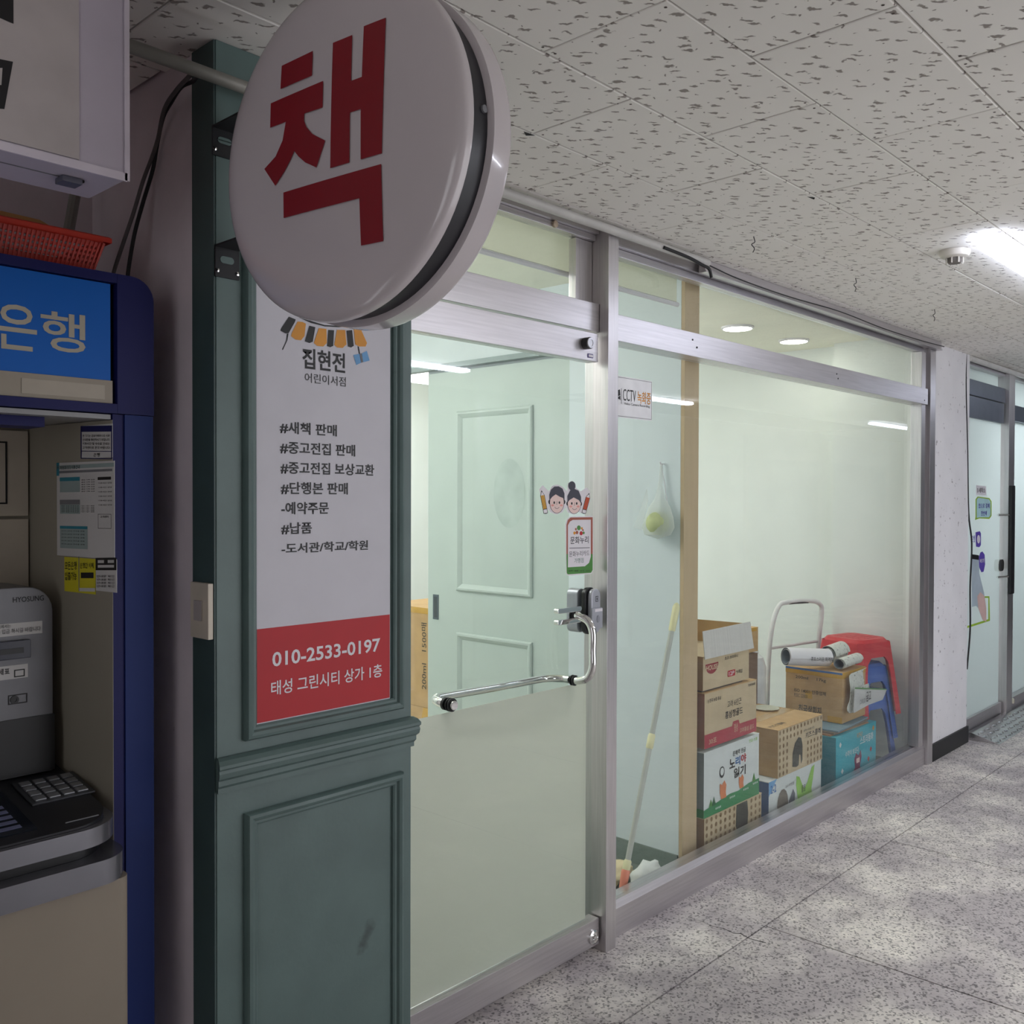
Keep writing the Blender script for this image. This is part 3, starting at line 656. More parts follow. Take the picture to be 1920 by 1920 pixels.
px_shape('black_lettering', [(-30,128),(4,128),(2,160),(-30,158)], dict(y=YL-0.0032), nY, mat('grey_white_acrylic', (186, 178, 176), 0.4), lb, 0.0014)
box('clasp', mat('grey_clasp', (92, 92, 104), 0.4), P(118, 335, z=zl).x-0.01, P(118, 335, z=zl).x+0.022, YL+0.045, YL+0.075, zl-0.010, zl-0.0003, lb, bevel=0.002)
MB().lathe([(0.006, 0), (0.006, 0.003), (0, 0.004)], (lbR.x-0.05, YL+0.055, zl), (0, 0, -1), 10).build('screw', DARK, lb)
box('hanger', PIPE, 0.1, 0.13, YL+0.07, YL+0.10, CZ-0.02, CZ-0.0005, lb)
box('hanger', PIPE, 0.5, 0.53, YL+0.07, YL+0.10, CZ-0.02, CZ-0.0005, lb)
box('seam', LINE, X0l+0.01, lbR.x-0.06, YL+0.058, YL+0.061, zl-0.001, zl-0.0002, lb)

# ---- cash machine
atm = thing('cash_machine', 'blue and beige bank cash machine standing in the alcove at the left', 'cash machine')
NAVY = mat('navy_blue_panel', (24, 26, 84), 0.5, 0, 0.04, 4, spec=0.25); BLUE = mat('bright_blue_signboard', (4, 96, 186), 0.5, 0, 0.03, 3, spec=0.3)
NAVYB = mat('blue_side_panel', (24, 44, 104), 0.5, 0, 0.04, 4, spec=0.25)
BEIGE = mat('beige_machine_paint', (142, 131, 116), 0.5, 0, 0.04, 4, dirt=((116, 98, 78), 16, 0.69))
INB = mat('beige_niche_panel', (150, 144, 130), 0.55, 0, 0.03, 4)
YA = 1.80; AX0 = 0.10; AX1 = 0.889
zA1 = P(240, 517, y=YA).z; zAm = P(215, 775, y=YA).z
fa_ = front(0, YA)
XI = P(215, 900, y=YA).x
# upper fascia with a rounded top right corner, hollow where the signboard sits
zs_t, zs_b = P(213, 530, y=YA).z, P(211, 757, y=YA).z
zbt = P(211, 713, y=YA).z
r = 0.045; arcp = [(AX1-r+r*math.sin(a), zA1-r+r*math.cos(a)) for a in [PI/2*i/8 for i in range(9)]]
xs_ = P(220, 600, y=YA).x
fas = MB().prism([(xs_, zA1)] + arcp + [(AX1, zAm), (xs_, zAm)], fa_, -0.30, 0).build('upper_fascia', NAVY, atm)
MB().box(AX0, xs_-0.0005, YA, YA+0.30, zs_t, zA1).box(AX0, xs_-0.0005, YA, YA+0.30, zAm, zs_b).build('fascia_rail', NAVY, atm)
box('signboard_back', DARK, AX0, xs_-0.001, YA+0.02, YA+0.29, zs_b+0.0005, zs_t-0.0005, atm)
sb = box('signboard', BLUE, AX0, P(206, 600, y=YA+0.01).x, YA+0.008, YA+0.019, zbt, zs_t-0.002, atm)
st = box('white_strip', mat('grimy_white_strip', (160, 150, 134), 0.5, 0, 0.08, 6), AX0, P(211, 730, y=YA+0.006).x, YA+0.006, YA+0.019, zs_b+0.001, zbt-0.0004, atm)
zi = (zs_b+zbt)/2; xa, xb = P(40, 730, y=YA+0.006).x, P(196, 740, y=YA+0.006).x
MB().box(xa, xb, YA+0.0048, YA+0.0058, zi-0.015, zi+0.012).build('strip_window', mat('strip_window', (172, 162, 146), 0.4), st)
SY = dict(y=YA+0.008)
SW = mat('cream_lettering', (178, 170, 152), 0.5)
px_text('은', SY, -8, 69, 566, 652, SW, sb, bold=0.012); px_text('행', SY, 76, 160, 580, 655, SW, sb, bold=0.012)
# right hand column, niche
box('side_column', NAVYB, XI+0.022, AX1, YA+0.004, YA+0.42, 0, zAm-0.001, atm)
box('column_edge', NAVY, XI, XI+0.0215, YA+0.008, YA+0.42, 0, zAm-0.001, atm)
Wn = frame((XI-0.002, YA+0.008, 0), V((XI-0.002, YA+0.008, 0))-V((0.775, 2.13, 0)), (0, 0, 1))
# niche side wall: splayed
nw = MB(); a, b = (XI-0.001, YA+0.008), (0.772, 2.13)
nw.add([(a[0], a[1], 0.6), (b[0], b[1], 0.6), (b[0], b[1], zAm-0.012), (a[0], a[1], zAm-0.012), (a[0]+0.0008, a[1], 0.6), (b[0]+0.004, b[1], 0.6), (b[0]+0.004, b[1], zAm-0.012), (a[0]+0.0008, a[1], zAm-0.012)],
       [(0,1,2,3), (7,6,5,4), (0,3,7,4), (1,5,6,2), (3,2,6,7), (0,4,5,1)])
nside = nw.build('niche_side', INB, atm)
nbk = box('niche_back', INB, AX0, 0.775, 2.13, 2.15, 0.6, zAm-0.01, atm)
for (za, zb_, xx0, xx1) in ((1.42, 1.655, 0.35, 0.70), (1.36, 1.40, 0.3, 0.77),):
    pass
z_a = P(50, 970, y=2.128).z
box('back_panel', mat('beige_panel_light', (184, 174, 158), 0.5), AX0, 0.768, 2.118, 2.1295, z_a+0.003, P(48, 808, y=2.118).z, atm, bevel=0.002)
box('back_panel', mat('beige_panel_light', (184, 174, 158), 0.5), AX0, 0.768, 2.118, 2.1295, 1.2, z_a-0.003, atm, bevel=0.002)
zx0, zx1 = P(10, 945, y=2.116).z, P(10, 828, y=2.116).z
ringmould('access_door', front(0, 2.118), 0.45, P(13, 880, y=2.118).x, zx0, zx1, [(0, 0), (0, 0.002), (0.003, 0.002), (0.003, 0)], DARK, atm)
box('canopy_light_cover', mat('soffit_panel', (150, 150, 150), 0.4), AX0, XI-0.002, YA+0.012, 2.128, zAm-0.011, zAm-0.002, atm)
box('canopy_strip', NAVY, AX0, 0.70, YA+0.05, YA+0.13, zAm-0.030, zAm-0.0115, atm)
# posters inside the niche
fn = frame((XI-0.0015, YA+0.009, 0), V((a[0]-b[0], a[1]-b[1], 0)), (0, 0, 1))
nrm = fn.n if fn.n.x < 0 else -fn.n
def NP(u, v, d=0.0): return PP(u, v, V((a[0], a[1], 0)), nrm) + nrm*d
def nquad(name, u0, v0, u1, v1, mt, par, d, sk=None):
    pts = [NP(u0, v1), NP(u1, v1), NP(u1, v0), NP(u0, v0)]
    zb_ = NP(u0, v1).z; zt_ = NP(u0, v0).z
    A_, B_ = NP(u0, (v0+v1)/2), NP(u1, (v0+v1)/2)
    return MB().add([V((A_.x, A_.y, zb_))+nrm*d, V((B_.x, B_.y, zb_))+nrm*d, V((B_.x, B_.y, zt_))+nrm*d, V((A_.x, A_.y, zt_))+nrm*d], [(0, 1, 2, 3)])
def poster(u0, v0, u1, v1, lab, mt, name='notice_sheet'):
    A_, B_ = NP(u0, (v0+v1)/2), NP(u1, (v0+v1)/2); zb_, zt_ = NP(u0, v1).z, NP(u0, v0).z
    o = MB(); q = [V((p.x, p.y, z))+nrm*d for d in (0.0006, 0.0014) for (p, z) in ((A_, zb_), (B_, zb_), (B_, zt_), (A_, zt_))]
    o.add(q, [(0,3,2,1),(4,5,6,7),(0,1,5,4),(1,2,6,5),(2,3,7,6),(3,0,4,7)])
    ob = tag(o.build(name, mt), lab, 'notice'); wd = (B_-A_).length; ht = zt_-zb_
    fr = frame(V((A_.x, A_.y, zb_))+nrm*0.0014, B_-A_, (0, 0, 1))
    sgn = 1 if fr.n.dot(nrm) > 0 else -1
    def rect(nm, a0, b0, a1, b1, m_, d=0.0006): return MB().add([fr(a0*wd, b0*ht, sgn*d), fr(a1*wd, b0*ht, sgn*d), fr(a1*wd, b1*ht, sgn*d), fr(a0*wd, b1*ht, sgn*d)], [(0, 1, 2, 3)]).build(nm, m_, ob)
    def tx(t, a0, b0, a1, b1, m_, d=0.001): return text(t, fr, a0*wd, a1*wd, b0*ht, b1*ht, m_, ob, bold=0.01, n=sgn*d, res=1)
    return ob, rect, tx
PAPER = mat('white_paper', (200, 198, 196), 0.6, 0, 0.02)
TEAL = mat('teal_print', (40, 130, 150), 0.5); GREYT = mat('pale_table_print', (150, 166, 164), 0.6)
ob, rect, tx = poster(153, 799, 212, 860, 'small white notice with a navy header, topmost on the cash machine niche wall', PAPER)
rect('header', 0, 0.82, 1, 1, NAVY)
rect('border', 0, 0, 0.03, 1, NAVY); rect('border', 0.97, 0, 1, 1, NAVY); rect('border', 0, 0, 1, 0.025, NAVY)
for i, t in enumerate(('본 기기는 금융거래용으로 이용', '안내문을 확인하시기 바랍니다', '이용시간 및 수수료 안내는', '고객센터로 문의 바랍니다')): tx(t, 0.07, 0.66-i*0.12, 0.93, 0.74-i*0.12, INK)
rect('rule', 0, 0.22, 1, 0.24, NAVY); tx('은행', 0.42, 0.06, 0.62, 0.18, INK)
ob, rect, tx = poster(108, 868, 216, 1041, 'large white fee table sheet in the middle of the niche wall', PAPER)
rect('bar', 0, 0.93, 1, 0.97, GREYT); rect('bar', 0, 0.86, 0.05, 1, TEAL); tx('자동화기기 이용안내', 0.07, 0.925, 0.42, 0.965, INK); rect('bar', 0.05, 0.885, 0.97, 0.91, LINE)
for (a0, b0, a1, b1, m_) in ((0.06, 0.68, 0.42, 0.84, GREYT), (0.06, 0.45, 0.42, 0.60, GREYT), (0.06, 0.08, 0.55, 0.32, GREYT), (0.06, 0.80, 0.42, 0.84, TEAL), (0.06, 0.55, 0.42, 0.60, LINE), (0.06, 0.29, 0.55, 0.32, TEAL), (0.73, 0.80, 0.95, 0.83, INK)): rect('table', a0, b0, a1, b1, m_, 0.0004 + (0.0004 if b1-b0 < 0.06 else 0))
for i in range(6): tx('출금 이체 입금', 0.45, 0.80-i*0.024, 0.68, 0.812-i*0.024, INK); tx('이용시간 안내', 0.74, 0.76-i*0.045, 0.96, 0.775-i*0.045, INK)
for i in range(5): tx('00:00-24:00 수수료 면제', 0.09, 0.26-i*0.035, 0.5, 0.275-i*0.035, INK); tx('영업시간 수수료', 0.08, 0.53-i*0.016, 0.68, 0.54-i*0.016, INK)
rect('stamp_box', 0.73, 0.30, 0.735, 0.45, INK); rect('stamp_box', 0.945, 0.30, 0.95, 0.45, INK); rect('stamp_box', 0.73, 0.30, 0.95, 0.304, INK); rect('stamp_box', 0.73, 0.446, 0.95, 0.45, INK); tx('고객센터', 0.77, 0.41, 0.91, 0.435, INK)
MB().add([fn(0, 0)], []) if False else None
YEL = mat('yellow_sticker_print', (206, 196, 40), 0.5)
ob, rect, tx = poster(122, 1044, 180, 1108, 'yellow sticker pair under the fee table sheet', YEL, 'yellow_sticker')
tx('모든은행', 0.03, 0.62, 0.42, 0.86, INK); tx('입출가능', 0.03, 0.32, 0.42, 0.56, INK); rect('divider', 0.475, 0, 0.50, 1, LINE)
tx('은행간 이체', 0.53, 0.66, 0.96, 0.82, INK); rect('pill', 0.55, 0.38, 0.95, 0.54, INK); rect('foot', 0.5, 0, 1, 0.10, PAPER)
ob, rect, tx = poster(181, 1046, 220, 1107, 'small white and black notice beside the yellow stickers', PAPER)
rect('header', 0, 0.62, 1, 1, INK)
for i in range(4): tx('안내문 확인', 0.06, 0.40-i*0.1, 0.9, 0.47-i*0.1, INK)
rect('pill', 0.12, 0.84, 0.42, 0.93, PAPER, 0.001); rect('pill', 0.6, 0.84, 0.9, 0.93, PAPER, 0.001); rect('pill', 0.12, 0.70, 0.9, 0.78, PAPER, 0.001)
# deck, bands, body
def foot(xr_, yf, rr):
    pts = [(AX0, 2.12), (xr_, 2.12), (xr_, yf+rr)]
    pts += [(xr_-rr+rr*math.cos(t), yf+rr-rr*math.sin(t)) for t in [PI/2*i/8 for i in range(1, 9)]]
    return pts + [(AX0, yf)]
top = frame((0, 0, 0), (1, 0, 0), (0, 1, 0))
DECKB = mat('black_deck_plastic', (36, 36, 40), 0.35, 0, 0.03)
SILV = mat('silver_trim_plastic', (124, 124, 130), 0.25, 0.6, 0.03)
MB().prism(foot(0.795, 1.712, 0.085), top, 0.868, 0.902).build('deck_rim', SILV, atm, smooth=True)
SL = 0.16                                            # the deck rises towards the back
dkm = MB().prism(foot(0.780, 1.727, 0.075), top, 0.9025, 0.906); dkm.v = [(x, y, z+(SL*(y-1.727) if z > 0.904 else 0)) for x, y, z in dkm.v]
dk = dkm.build('deck', DECKB, atm, smooth=True)
dn = V((0, -SL, 1)).normalized(); dp = V((0, 1.727, 0.906)); df = frame(dp, (1, 0, 0), (0, 1, SL))
def DP(u, v): return PP(u, v, dp, dn)
def dbox(a0, a1, b0, b1, n0, n1): return MB().fbox(df, a0, a1, b0, b1, n0, n1)
def ab(p): d = p-dp; return d.dot(df.r), d.dot(df.u)
MB().prism(foot(0.778, 1.74, 0.075), top, 0.843, 0.8675).build('black_gap', BLACK, atm, smooth=True)  # black inset band between the two rims
MB().prism(foot(0.801, 1.703, 0.06), top, 0.797, 0.8425).build('lower_rim', SILV, atm, smooth=True)
MB().prism(foot(0.800, 1.715, 0.02), top, 0.0, 0.7965).build('front_body', BEIGE, atm, smooth=True)
# keypad: recessed tray with 16 keys
K = [ab(DP(u, v)) for u, v in ((60, 1468), (112, 1452), (146, 1492), (82, 1508))]
ka, kb = sum(k[0] for k in K)/4, sum(k[1] for k in K)/4
kt = dbox(ka-0.058, ka+0.058, kb-0.054, kb+0.054, 0.0003, 0.004).build('keypad_tray', mat('keypad_grey', (70, 72, 76), 0.35, 0.3), atm, bevel=0.001)
for i in range(4):
    for j in range(4):
        dbox(ka-0.050+i*0.026, ka-0.050+i*0.026+0.020, kb-0.046+j*0.024, kb-0.046+j*0.024+0.018, 0.0042, 0.0075).build('key', mat('steel_key', (150, 152, 156), 0.3, 0.5), kt, bevel=0.0012)
qa, qb = ab(DP(40, 1525))
scn = dbox(qa-0.25, qa, qb-0.075, qb+0.10, 0.0003, 0.003).build('touch_screen', mat('dark_screen_glass', (18, 24, 34), 0.08), dk)
for i in range(5): dbox(qa-0.16, qa-0.02, qb-0.060+i*0.022, qb-0.048+i*0.022, 0.0032, 0.0038).build('screen_row', mat('screen_row_grey', (110, 114, 144), 0.3), scn)
dbox(qa-0.16, qa-0.02, qb+0.055, qb+0.085, 0.0032, 0.0038).build('screen_row', mat('screen_row_blue', (60, 150, 200), 0.3), scn)
g_ = DP(154, 1537); MB().tube([g_+V((-0.03, 0, 0.0015)), g_+V((0.03, 0, 0.0015))], 0.0012, 6).build('deck_groove', LINE, dk)
# grey upright module
zm1 = 1.323; ym = 1.975; xm = 0.762
gm = MB().prism([(AX0, 0.949), (xm, 0.949), (xm, zm1-0.05)] + [(xm-0.05+0.05*math.cos(t), zm1-0.05+0.05*math.sin(t)) for t in [PI/2*i/6 for i in range(1, 7)]] + [(AX0, zm1)], front(0, ym), -0.142, 0).build('card_module', mat('grey_module', (116, 116, 120), 0.4, 0.2), atm, bevel=0.004)
zk = P(50, 1345, y=ym).z
box('module_recess', BLACK, AX0, P(101, 1350, y=ym).x, ym-0.0035, ym-0.0003, 0.952, zk, gm)
px_text('HYOSUNG', dict(y=ym), 24, 82, 1120, 1130, INK, gm, bold=0.01)
fm = front(0, ym)
def mrect(nm, u0, v0, u1, v1, mt, d0, d1, par=gm, bev=0.0):
    A_, B_ = P(u0, v1, y=ym), P(u1, (v0+v1)/2, y=ym); T_ = P(u0, v0, y=ym)
    return MB().fbox(fm, A_.x, B_.x, A_.z, T_.z, d0, d1).build(nm, mt, par, bevel=bev)
mrect('paper_slip', -15, 1172, 79, 1196, PAPER, 0.0003, 0.001)
px_text('또는 입금 하시길 바랍니다', dict(y=ym-0.001), -15, 76, 1182, 1191, INK, gm, bold=0.0)
px_text('고객께서는', dict(y=ym-0.001), -12, 20, 1173, 1180, INK, gm, bold=0.0)
s_ = mrect('card_slot', -20, 1205, 54, 1240, mat('slot_dark_blue', (30, 32, 52), 0.3), 0.0003, 0.012, bev=0.002)
mrect('slot_mouth', -12, 1218, 40, 1228, BLACK, 0.0122, 0.0135, s_)
mrect('paper_slip', -15, 1252, 52, 1278, PAPER, 0.0003, 0.001); px_text('명세표', dict(y=ym-0.001), -14, 18, 1256, 1268, INK, gm, bold=0.01)
ringmould('receipt_icon', fm, P(26, 1262, y=ym).x, P(46, 1262, y=ym).x, P(26, 1270, y=ym).z, P(26, 1256, y=ym).z, [(0, 0.0012), (0, 0.0016), (0.002, 0.0016), (0.002, 0.0012)], INK, gm)
ringmould('jack_frame', fm, P(15, 1310, y=ym).x, P(51, 1310, y=ym).x, P(15, 1322, y=ym).z, P(15, 1304, y=ym).z, [(0, 0.0002), (0, 0.001), (0.002, 0.001), (0.002, 0.0002)], INK, gm)
q = P(27, 1312, y=ym); MB().lathe([(0.008, 0), (0.008, 0.002), (0.004, 0.002), (0.004, 0.001), (0, 0.001)], q, (0, -1, 0), 16).build('jack', BLACK, gm)

# ---- red basket on the machine
RP = mat('red_basket_plastic', (200, 52, 34), 0.4)
zB = zA1
bR = P(182, 470, y=1.90).x
bx0, bx1, by0, by1, bh = 0.32, bR, 1.865, 2.10, 0.082
bk = thing('red_basket', 'red perforated plastic basket lying on top of the cash machine', 'basket')
mb = MB()
def bring(z, ins): return [(bx0+ins, by0+ins, z), (bx1-ins, by0+ins, z), (bx1-ins, by1-ins, z), (bx0+ins, by1-ins, z)]
zz = zB+0.001
# lattice walls: vertical ribs and horizontal hoops
for k_, (h, t) in enumerate(((0.0, 0.026), (0.031, 0.005), (0.041, 0.005), (0.051, 0.005), (0.061, 0.009))):
    ins = 0.020*(1-h/bh)
    c0, c1 = bring(zz+h, ins), bring(zz+h+t, ins-0.02*t/bh)
    i0, i1 = bring(zz+h, ins+0.003), bring(zz+h+t, ins+0.003-0.02*t/bh)
    vs = c0+c1+i0+i1
    mb.add(vs, [f for i in range(4) for f in ((i, (i+1) % 4, 4+(i+1) % 4, 4+i), (8+i, 12+i, 12+(i+1) % 4, 8+(i+1) % 4), (4+i, 4+(i+1) % 4, 12+(i+1) % 4, 12+i), (i, 8+i, 8+(i+1) % 4, (i+1) % 4))])
mb.build('hoops', RP, bk)
mb = MB(); nx = 60; ny = 24
for i in range(nx+1):
    t = i/nx
    for yA, s in ((by0, 1), (by1, -1)):
        xb_ = bx0+0.02+(bx1-bx0-0.04)*t; xt_ = bx0+(bx1-bx0)*t
        a_, b_ = V((xb_, yA+s*0.0195, zz)), V((xt_, yA+s*0.002, zz+bh-0.012)); mb.tube([a_, b_], 0.0024, 4)
for i in range(ny+1):
    t = i/ny
    for xA, s in ((bx0, 1), (bx1, -1)):
        yb_ = by0+0.02+(by1-by0-0.04)*t; yt_ = by0+(by1-by0)*t
        mb.tube([V((xA+s*0.0195, yb_, zz)), V((xA+s*0.002, yt_, zz+bh-0.012))], 0.0024, 4)
o = mb.build('lattice', RP, bk); o['kind'] = 'stuff'
MB().box(bx0+0.022, bx1-0.022, by0+0.022, by1-0.022, zz, zz+0.002).build('bottom', RP, bk)
ringmould('rim', frame((0, 0, zz+bh-0.012), (1, 0, 0), (0, 1, 0)), bx0-0.010, bx1+0.010, by0-0.010, by1+0.010, [(0, 0), (0, 0.009), (0.004, 0.012), (0.012, 0.012), (0.012, 0)], RP, bk)
q = MB(); n = 12
hp = [V((bx0+0.06+0.012*i*1.2, by0+0.03, zz+0.078+0.020*math.sin(PI*i/n))) for i in range(n+1)]
tag(MB().tube(hp, 0.008, 8).build('red_strap', mat('dark_red_rubber', (120, 30, 24), 0.5), smooth=True), 'dark red curved strap lying in the red basket', 'strap')
tag(MB().prism([(0, 0), (0.13, 0), (0.13, 0.02), (0.10, 0.034), (0.03, 0.036), (0, 0.028)], frame((bx1-0.20, by0+0.05, zz+0.074), (1, 0, 0), (0, 0.3, 1)), -0.004, 0).build('paper_envelope', mat('manila_paper', (176, 128, 76), 0.8)), 'crumpled brown paper envelope sticking out of the red basket', 'envelope')

# ---- stickers on the door glass
YS = YD
SKIN = mat('pink_skin_print', (236, 208, 200), 0.5); HAIR = mat('charcoal_hair_print', (62, 62, 74), 0.5)
c6 = lambda x, y: (980+x/3.918, 860+y/3.918)
ps = dict(y=YS-0.001)
def sheet(name, pts, mt, lab, cat, conv=c6, yy=YS, th=0.0008):
    A_ = [P(*conv(*p), y=yy) for p in pts]; mb = MB(); k = len(A_)
    mb.add([(p.x, yy-th, p.z) for p in A_] + [(p.x, yy-0.0002, p.z) for p in A_], [tuple(range(k)), tuple(range(k, 2*k))[::-1]] + [(i, (i+1) % k, k+(i+1) % k, k+i) for i in range(k)])
    return tag(mb.build(name, mt), lab, cat)
s1 = sheet('face_sticker', [(120,225),(145,195),(190,240),(215,200),(250,190),(290,205),(325,240),(332,180),(360,163),(385,180),(390,215),(425,240),(470,210),(495,240),(490,330),(460,408),(430,400),(410,390),(375,412),(330,395),(315,355),(290,395),(245,410),(205,395),(185,370),(178,405),(155,403),(128,260)], WHITE,
           'sticker of two smiling cartoon children with pencils on the glass door', 'sticker')
def c6s(name, pts, mt, d=0.0014, par=s1): return px_shape(name, [c6(*p) for p in pts], dict(y=YS), nY, mt, par, d)
c6s('boy_ear', ell(196, 318, 9, 16), INK, .0010); c6s('boy_ear', ell(303, 318, 9, 16), INK, .0010)
c6s('boy_face', ell(249, 322, 54, 80), INK, .0012); c6s('boy_face', ell(249, 322, 51, 77), SKIN, .0014)
c6s('boy_hair', [(195,315),(193,265),(205,228),(230,205),(262,203),(290,220),(304,255),(305,320),(296,290),(270,280),(240,262),(215,280),(200,298)], HAIR, .0017)
c6s('girl_ear', ell(327, 330, 8, 15), INK, .0010); c6s('girl_ear', ell(426, 332, 8, 15), INK, .0010)
c6s('girl_face', ell(377, 328, 51, 78), INK, .0012); c6s('girl_face', ell(377, 328, 48, 75), SKIN, .0014)
c6s('girl_hair', [(326,325),(326,275),(345,235),(378,222),(408,235),(426,280),(427,330),(410,305),(372,285),(340,305)], HAIR, .0017)
c6s('girl_bun', ell(359, 200, 26, 34), HAIR, .0019)
for cx in (229, 267, 358, 394): c6s('eye', ell(cx, 323 if cx < 300 else 329, 6, 10, 10), INK, .0017)
for cx in (217, 281, 350, 405): c6s('cheek', ell(cx, 343 if cx < 300 else 351, 11, 8, 10), mat('cheek_pink', (232, 160, 150), 0.5), .0016)
for cx, cy in ((249, 350), (378, 358)):
    a_ = ell(cx, cy, 18, 18, 10, 0.3, PI-0.3); b_ = ell(cx, cy, 15.5, 15.5, 10, 0.3, PI-0.3)[::-1]; c6s('smile', a_+b_, INK, .0017)
    c6s('nose', [(cx-1, cy-38), (cx+1, cy-38), (cx+1, cy-14), (cx-5, cy-14), (cx-5, cy-16), (cx-1, cy-16)], INK, .0017)
def pencil(t, b, ww, mt):
    (x0, y0), (x1, y1) = t, b; dx, dy = x1-x0, y1-y0; L_ = math.hypot(dx, dy); dx /= L_; dy /= L_; nx_, ny_ = -dy*ww, dx*ww
    g = lambda s, o: (x0+dx*L_*s+nx_*o, y0+dy*L_*s+ny_*o)
    c6s('pencil_outline', [g(0, 0), g(.22, 1.15), g(1.0, 1.15), g(1.02, 0), g(1.0, -1.15), g(.22, -1.15)], INK, .0011)
    c6s('pencil_tip', [g(.04, 0), g(.22, .9), g(.22, -.9)], WHITE, .0013); c6s('pencil_lead', [g(0, 0), g(.08, .4), g(.08, -.4)], INK, .0015)
    for o in (-.62, 0, .62): c6s('pencil_body', [g(.22, o-.24), g(.22, o+.24), g(.80, o+.24), g(.80, o-.24)], mt, .0013)
    c6s('pencil_end', [g(.83, .9), g(.98, .9), g(.98, -.9), g(.83, -.9)], WHITE, .0013)
pencil((136, 232), (168, 402), 14, mat('amber_pencil', (222, 168, 60), 0.5)); pencil((486, 252), (446, 402), 14, mat('orange_red_pencil', (214, 88, 52), 0.5))
s2 = sheet('card_sticker', [(345,425),(515,422),(518,820),(505,845),(340,860),(318,850),(312,480),(322,445)], WHITE, 'white sticker with brown and green border and Korean words on the glass door', 'sticker')
c6b = lambda n, p, m_, d=0.0014: c6s(n, p, m_, d, s2)
BR = mat('brick_brown_print', (164, 92, 74), 0.5); GR = mat('leaf_green_print', (76, 138, 60), 0.5)
c6b('border', [(350,432),(512,430),(512,700),(320,700),(320,485),(330,450)], BR, .0012)
c6b('border', [(320,700),(512,700),(512,818),(500,838),(330,850),(322,840)], GR, .0012)
c6b('panel', [(365,450),(498,448),(498,720),(485,765),(455,790),(330,798),(330,490),(345,462)], WHITE, .0014)
px_text('문화누리', dict(y=YS-0.0006), *[c6(348, 0)[0], c6(482, 0)[0], c6(0, 574)[1], c6(0, 628)[1]], INK, s2, bold=0.01, n=0.001)
px_text('문화누리카드', dict(y=YS-0.0006), *[c6(340, 0)[0], c6(488, 0)[0], c6(0, 682)[1], c6(0, 722)[1]], INK, s2, bold=0.0, n=0.001)
px_text('가맹점', dict(y=YS-0.0006), *[c6(378, 0)[0], c6(446, 0)[0], c6(0, 732)[1], c6(0, 768)[1]], mat('green_text', (50, 110, 90), 0.5), s2, bold=0.0, n=0.001)
c6b('rule', [(340,655),(490,652),(490,656),(340,659)], INK, .0016)
for cx, cy, rr, m_ in ((410,508,14,GR),(388,518,7,BR),(432,512,7,ORANGE),(378,546,9,ORANGE),(396,542,10,BR),(427,548,12,RED),(445,545,8,GR),(440,525,6,BR)): c6b('flower', ell(cx, cy, rr, rr*1.3, 12), m_, .0016)
for i, t in enumerate(('문화', '예술', '한국', '위원')): px_text(t, dict(y=YS-0.0006), c6(335+i*42, 0)[0], c6(365+i*42, 0)[0], c6(0, 820)[1], c6(0, 830)[1], INK, s2, n=0.0012, res=1, bold=0)
# cctv sticker on the window glass
YW = 1.964
A_, B_ = P(1156, 782, y=YW), P(1222, 745, y=YW); zt_ = P(1156, 704, y=YW).z
s3 = tag(MB().prism(rrect(A_.x, B_.x, A_.z, zt_, 0.006), front(0, YW), 0.0002, 0.0012).build('camera_warning_sticker', mat('white_sticker', (240, 240, 242), 0.4)), 'white rectangular CCTV warning sticker at the top of the window glass', 'sticker')
ringmould('border', front(0, YW-0.0012), A_.x+0.003, B_.x-0.003, A_.z+0.004, zt_-0.004, [(0, 0.0002), (0, 0.0004), (0.0012, 0.0004), (0.0012, 0.0002)], INK, s3)
pw_ = dict(y=YW-0.0012)
px_text('CCTV', pw_, 1168, 1192, 729, 751, INK, s3, bold=-0.002); px_text('녹화중', pw_, 1195, 1220, 733, 756, ORANGE, s3, bold=0.012)
px_text('Video Camera Recording', pw_, 1170, 1218, 754, 760, INK, s3, bold=0)
px_shape('camera_icon', [(1155,733),(1162,730),(1163,741),(1156,744)], pw_, nY, INK, s3); px_shape('camera_icon', [(1156,745),(1163,742),(1163,750),(1160,748),(1156,750)], pw_, nY, INK, s3)
px_shape('camera_icon', [(1164.5,728),(1165.3,728),(1165.3,757),(1164.5,757)], pw_, nY, LINE, s3)

# ---- shop interior -------------------------------------------------
# panelled sliding door on the partition
XD = XP-0.012
sdY0, sdY1 = P(803, 1000, x=XD).y, 2.62
zdt = P(803, 702, x=XD).z
sd = struct(MB().box(XD, XP-0.001, sdY1, sdY0, 0.01, zdt).build('door_3', INGREEN, bevel=0.002))
fs = side(XD, 0)
mo = [(0, 0), (0, 0.008), (0.006, 0.014), (0.014, 0.015), (0.022, 0.010), (0.028, 0.006), (0.034, 0)]
a0, a1 = -P(858, 900, x=XD).y, -P(1000, 900, x=XD).y
ringmould('upper_moulding', fs, a0, a1, P(858, 1107, x=XD).z, P(858, 772, x=XD).z, mo, INGREEN, sd)
ringmould('lower_moulding', fs, a0, a1, 0.14, P(858, 1185, x=XD).z, mo, INGREEN, sd)
yy, z_ = P(818, 1138, x=XD).y, P(818, 1138, x=XD).z
ph = MB().fbox(fs, -yy-0.022, -yy+0.018, z_-0.062, z_+0.062, 0.0005, 0.003).build('recessed_pull', mat('grey_pull', (104, 116, 124), 0.35, 0.5), sd)
MB().fbox(fs, -yy-0.014, -yy+0.010, z_-0.052, z_+0.052, 0.0032, 0.0036).build('pull_recess', mat('dark_pull', (70, 78, 84), 0.5), ph)
